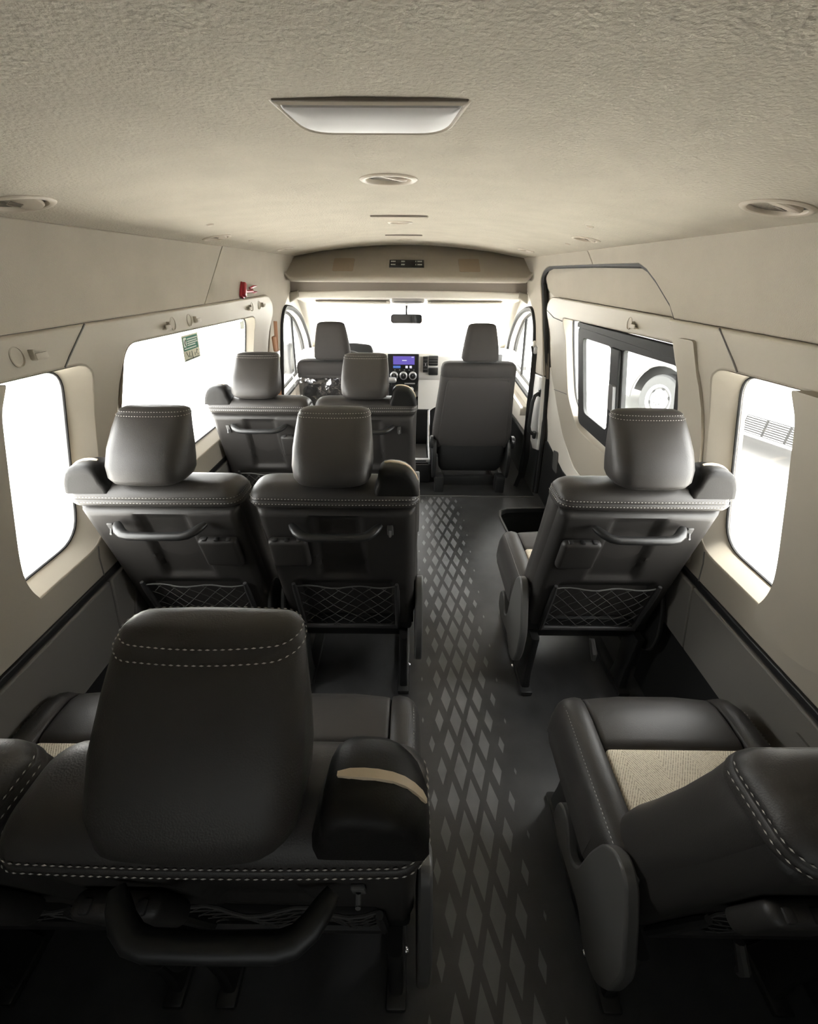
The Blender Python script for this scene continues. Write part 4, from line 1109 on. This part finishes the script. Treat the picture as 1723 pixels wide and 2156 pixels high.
loft('mirror_shell', [[(a, y, b) for a, b in rrect(-.122 + i, .122 - i, -.033 + i, .033 - i, .022, 5)] for i, y in ((.02, 0), (.004, -.012), (0, -.03), (0, -.036), (.004, -.038))], black_pl, t)
loft('mirror_face', [[(a, y, b) for a, b in rrect(-.116, .116, -.028, .028, .019, 5)] for y in (-.037, -.0395)], mirror_m, t)
for o in t.children:
    if o.name.startswith(('mirror_shell', 'mirror_face')): o.location = (0, -.012, -.082); o.rotation_euler = (R(8), 0, 0)

# ------------------------------------------------------------------ belts, grab handle, wing mirrors
def strap(name, pts, w, m, parent):
    bm = bmesh.new(); ring = []
    for i, p in enumerate(pts):
        p = Vector(p); d = Vector(pts[min(i + 1, len(pts) - 1)]) - Vector(pts[max(i - 1, 0)]); d.normalize()
        s = Vector((0.9, 0.6, 0)); s = (s - d * s.dot(d)).normalized(); n = d.cross(s)
        ring.append([p + s * a * w / 2 + n * b for a, b in ((-1, -.001), (1, -.001), (1, .001), (-1, .001))])
    add_loft(bm, ring); return from_bm(name, bm, m, parent)
t = thing('seat_belt', 'black seat belt hanging on right pillar beside front passenger seat', 'seat belt', (0, 0, 0))
strap('webbing', [(.775, 2.80, 1.00), (.790, 2.80, .955), (.800, 2.80, .80), (.805, 2.80, .62), (.812, 2.80, .52), (.822, 2.80, .30), (.815, 2.78, .10), (.78, 2.74, .02)], .046, belt_m, t)
a_ = box('anchor_ring', (.788, 2.80, .972), (.022, .055, .045), silver, t, .008, 3)
lathe('anchor_bolt', [(.022, 0), (.022, .010), (.015, .016), (.001, .017)], cream_light, t, 16, Matrix.Translation((.785, 2.80, 1.005)) @ Matrix.Rotation(R(-90), 4, 'Y'))
box('tongue', (.812, 2.80, .545), (.014, .058, .035), chrome, t, .005, 2)
strap('webbing', [(.812, 2.80, .545), (.835, 2.80, .40), (.85, 2.80, .22), (.84, 2.80, .06)], .046, belt_m, t)
t = thing('seat_belt', 'tan seat belt on left pillar behind the driver door window', 'seat belt', (0, 0, 0))
strap('webbing', [(-.842, 2.745, 1.135), (-.846, 2.735, 1.06), (-.850, 2.725, 1.0), (-.865, 2.715, .8), (-.875, 2.70, .6)], .022, belt_tan, t)
box('anchor_cover', (-.856, 2.715, 1.01), (.02, .05, .09), belt_tan, t, .01, 3)
box('height_adjuster', (-.855, 2.735, .945), (.022, .05, .04), silver, t, .006, 2)
t = thing('grab_handle', 'black vertical grab handle on white pillar beside sliding door', 'handle', (WX(1, .57, -.02), 2.725, .57), (0, R(2), 0))
tube('grip', [(-.01, .03, .135), (-.035, .022, .120), (-.045, .012, .08), (-.047, 0, 0), (-.045, -.012, -.08), (-.035, -.016, -.112), (-.01, -.018, -.13)], .0125, black_pl, t, 10)
for dz, dy in ((.14, .03), (-.135, -.018)):
    box('mount', (.0, dy, dz), (.022, .036, .05), black_pl, t, .008, 3)
t = thing('wing_mirror', 'dark wing mirror seen through the driver door window', 'mirror', (-1.20, 4.02, .70))
bm = bmesh.new(); add_box(bm, (0, 0, 0), (.20, .11, .30), .045, 5); from_bm('mirror_housing', bm, black_pl, t)
box('mirror_face', (0, -.057, 0), (.16, .006, .25), black_pl, t, .002)  # black face stands in for a dark reflection, no mirror glass
tube('mirror_arm', [(.08, .0, -.10), (.17, .02, -.10), (.205, .02, -.08)], .018, black_pl, t, 8)
t = thing('wing_mirror', 'white wing mirror with dark slots seen through passenger door window', 'mirror', (1.17, 4.02, .72))
bm = bmesh.new(); add_box(bm, (0, 0, 0), (.20, .12, .30), .045, 5); from_bm('mirror_housing', bm, white_paint, t)
for k in range(4): box('slot', (.0, -.061, -.08 + k * .045), (.12, .004, .016), black_pl, t, .002)
tube('mirror_arm', [(-.08, .0, -.10), (-.15, .02, -.10), (-.18, .02, -.08)], .018, black_pl, t, 8)

# ------------------------------------------------------------------ outside: paving, parked bus, a person ahead
GZ = -.61
gp = struct(sheet('ground', [(-40, -40), (40, -40), (40, 40), (-40, 40)], [], lambda x, y: (x, y, GZ), ground_m, None, 20, back=lambda x, y: (x, y, GZ - .1)))
# bus frame: origin at the wheel, u = along its side, v = away from the van
bus = thing('parked_bus', 'white bus parked alongside, its wheel and side grille seen through windows', 'bus', (3.66, 6.15, GZ), (0, 0, R(108)))
# local x runs forward along the side, local y = 0 is the near side, +y is away? (checked below)
def bside(outline, holes, nm, m, y0, y1): return sheet(nm, outline, holes, lambda x, z: (x, y0, z), m, bus, .4, back=lambda x, z: (x, y1, z))
arch = [(.52 * math.cos(R(a)), .37 + .50 * math.sin(R(a))) for a in range(-8, 189, 12)]
S_ = -1
skirt = [(-5.0, .31), (-.53, .31)] + [(x, z) for x, z in arch[::-1]][1:-1] + [(.53, .31), (2.2, .31), (2.2, 2.6), (-5.0, 2.6)]
GRL = round_poly([(-2.08, .345), (-1.32, .345), (-1.32, .55), (-2.08, .55)], .02, 3)
wins = [round_poly([(-4.7 + k * 1.55, 1.35), (-3.3 + k * 1.55, 1.35), (-3.3 + k * 1.55, 2.15), (-4.7 + k * 1.55, 2.15)], .06, 4) for k in range(4)]
bside(skirt, wins, 'side_body', white_paint, 0, S_ * .05)
for w_ in wins: bside(grow(w_, .01), [], 'side_window', black_rb, S_ * .03, S_ * .04)
box('bus_roof', (-1.4, S_ * 1.0, 2.6), (7.2, 2.0, .06), white_paint, bus, .02)
box('far_side', (-1.4, S_ * 2.0, 1.5), (7.2, .05, 2.25), white_paint, bus, .02)
for xe in (-5.0, 2.2): box('end_panel', (xe, S_ * 1.0, 1.5), (.05, 2.0, 2.25), white_paint, bus, .02)
box('underbody', (-1.4, S_ * 1.05, .62), (6.8, 1.7, .5), black_rb, bus, .02)
tube('wheel_arch_lip', [(x, .004, z) for x, z in arch], .016, cover_pl, bus, 6)
box('wheel_housing', (0, S_ * .50, .5), (1.1, .05, 1.0), cover_pl, bus, .01)
mw = Matrix.Translation((0, S_ * .20, .37)) @ Matrix.Rotation(R(90 * S_), 4, 'X')
wh = lathe('tyre', [(.22, -.09), (.34, -.095), (.366, -.07), (.37, 0), (.366, .09), (.345, .115), (.30, .125), (.232, .118), (.225, .09)], tyre_m, bus, 48, Matrix.Translation((0, S_ * .14, .37)) @ Matrix.Rotation(R(-90), 4, 'X'))
rmx = Matrix.Translation((0, S_ * .14, .37)) @ Matrix.Rotation(R(-90), 4, 'X')
lathe('rim', [(.228, .06), (.228, .118), (.222, .122), (.21, .10), (.18, .085), (.12, .10), (.085, .115), (.03, .115), (.001, .115)], rim_m, wh, 48, rmx)
bm = bmesh.new()
for k in range(6):
    a = 2 * math.pi * k / 6 + .4
    m2 = rmx @ Matrix.Translation((.165 * math.cos(a), .165 * math.sin(a), .088)) @ Matrix.Rotation(a, 4, 'Z') @ Matrix.Diagonal((.55, 1, 1, 1))
    add_lathe(bm, [(.03, -.01), (.03, .006), (.024, .008), (.001, .006)], 14, m2)
from_bm('rim_hole', bm, grille_dk, wh)
bm = bmesh.new()
for k in range(8):
    a = 2 * math.pi * k / 8
    add_lathe(bm, [(.011, 0), (.011, .025), (.007, .03), (.001, .031)], 8, rmx @ Matrix.Translation((.066 * math.cos(a), .066 * math.sin(a), .112)))
from_bm('wheel_nut', bm, cover_pl, wh)
lathe('hub_cap', [(.045, .11), (.045, .135), (.035, .145), (.001, .147)], rim_m, wh, 20, rmx)
# louvred grille, slat by slat
gb = bside(GRL, [], 'grille_recess', grille_dk, .004, -.02)
sl = None
for c in range(3):
    for k in range(8):
        o = box('grille_slat', (-2.08 + .127 + c * .253, .008, .360 + k * .0253), (.226, .008, .0095), white_paint, None, .004, 1)
        o.parent = gb

pe = thing('person', 'hazy figure in pale blue clothes standing outside ahead of windscreen', 'person', (.20, 9.2, GZ))
bm = bmesh.new()
me = bpy.data.meshes.new('body')
sk = [((0, 0, .62), .085), ((0, 0, .72), .075), ((0, 0, .86), .095), ((0, 0, .93), .05), ((0, .01, .985), .038), ((0, 0, 1.03), .055), ((0, -.005, 1.09), .062), ((0, 0, 1.14), .04),
      ((.10, 0, .88), .04), ((.14, 0, .74), .03), ((.12, -.06, .64), .024), ((-.10, 0, .88), .04), ((-.14, 0, .74), .03), ((-.12, -.06, .64), .024),
      ((.06, 0, .56), .06), ((.065, -.01, .31), .045), ((.065, .01, .06), .03), ((.065, -.07, .025), .025), ((-.06, 0, .56), .06), ((-.065, -.01, .31), .045), ((-.065, .01, .06), .03), ((-.065, -.07, .025), .025)]
ed = [(0, 1), (1, 2), (2, 3), (3, 4), (4, 5), (5, 6), (6, 7), (2, 8), (8, 9), (9, 10), (2, 11), (11, 12), (12, 13), (0, 14), (14, 15), (15, 16), (16, 17), (0, 18), (18, 19), (19, 20), (20, 21)]
me.from_pydata([p for p, _ in sk], ed, [])
body = bpy.data.objects.new('body', me); COL.objects.link(body); body.parent = pe
me.materials.append(shirt_m)
smd = body.modifiers.new('skin', 'SKIN'); smd.use_smooth_shade = True
for v, (_, r_) in zip(me.skin_vertices[0].data, sk): v.radius = (r_, r_)
me.skin_vertices[0].data[0].use_root = True
body.modifiers.new('sub', 'SUBSURF').levels = 2; body.modifiers['sub'].render_levels = 2
lathe('head', [(.001, -.095), (.035, -.09), (.055, -.06), (.066, 0), (.063, .05), (.04, .085), (.001, .098)], skin_m, pe, 20, Matrix.Translation((0, -.004, 1.085)))
lathe('hair', [(.069, -.02), (.072, .02), (.066, .06), (.042, .09), (.001, .104)], hair_m, pe, 20, Matrix.Translation((0, .008, 1.085)))
del bm
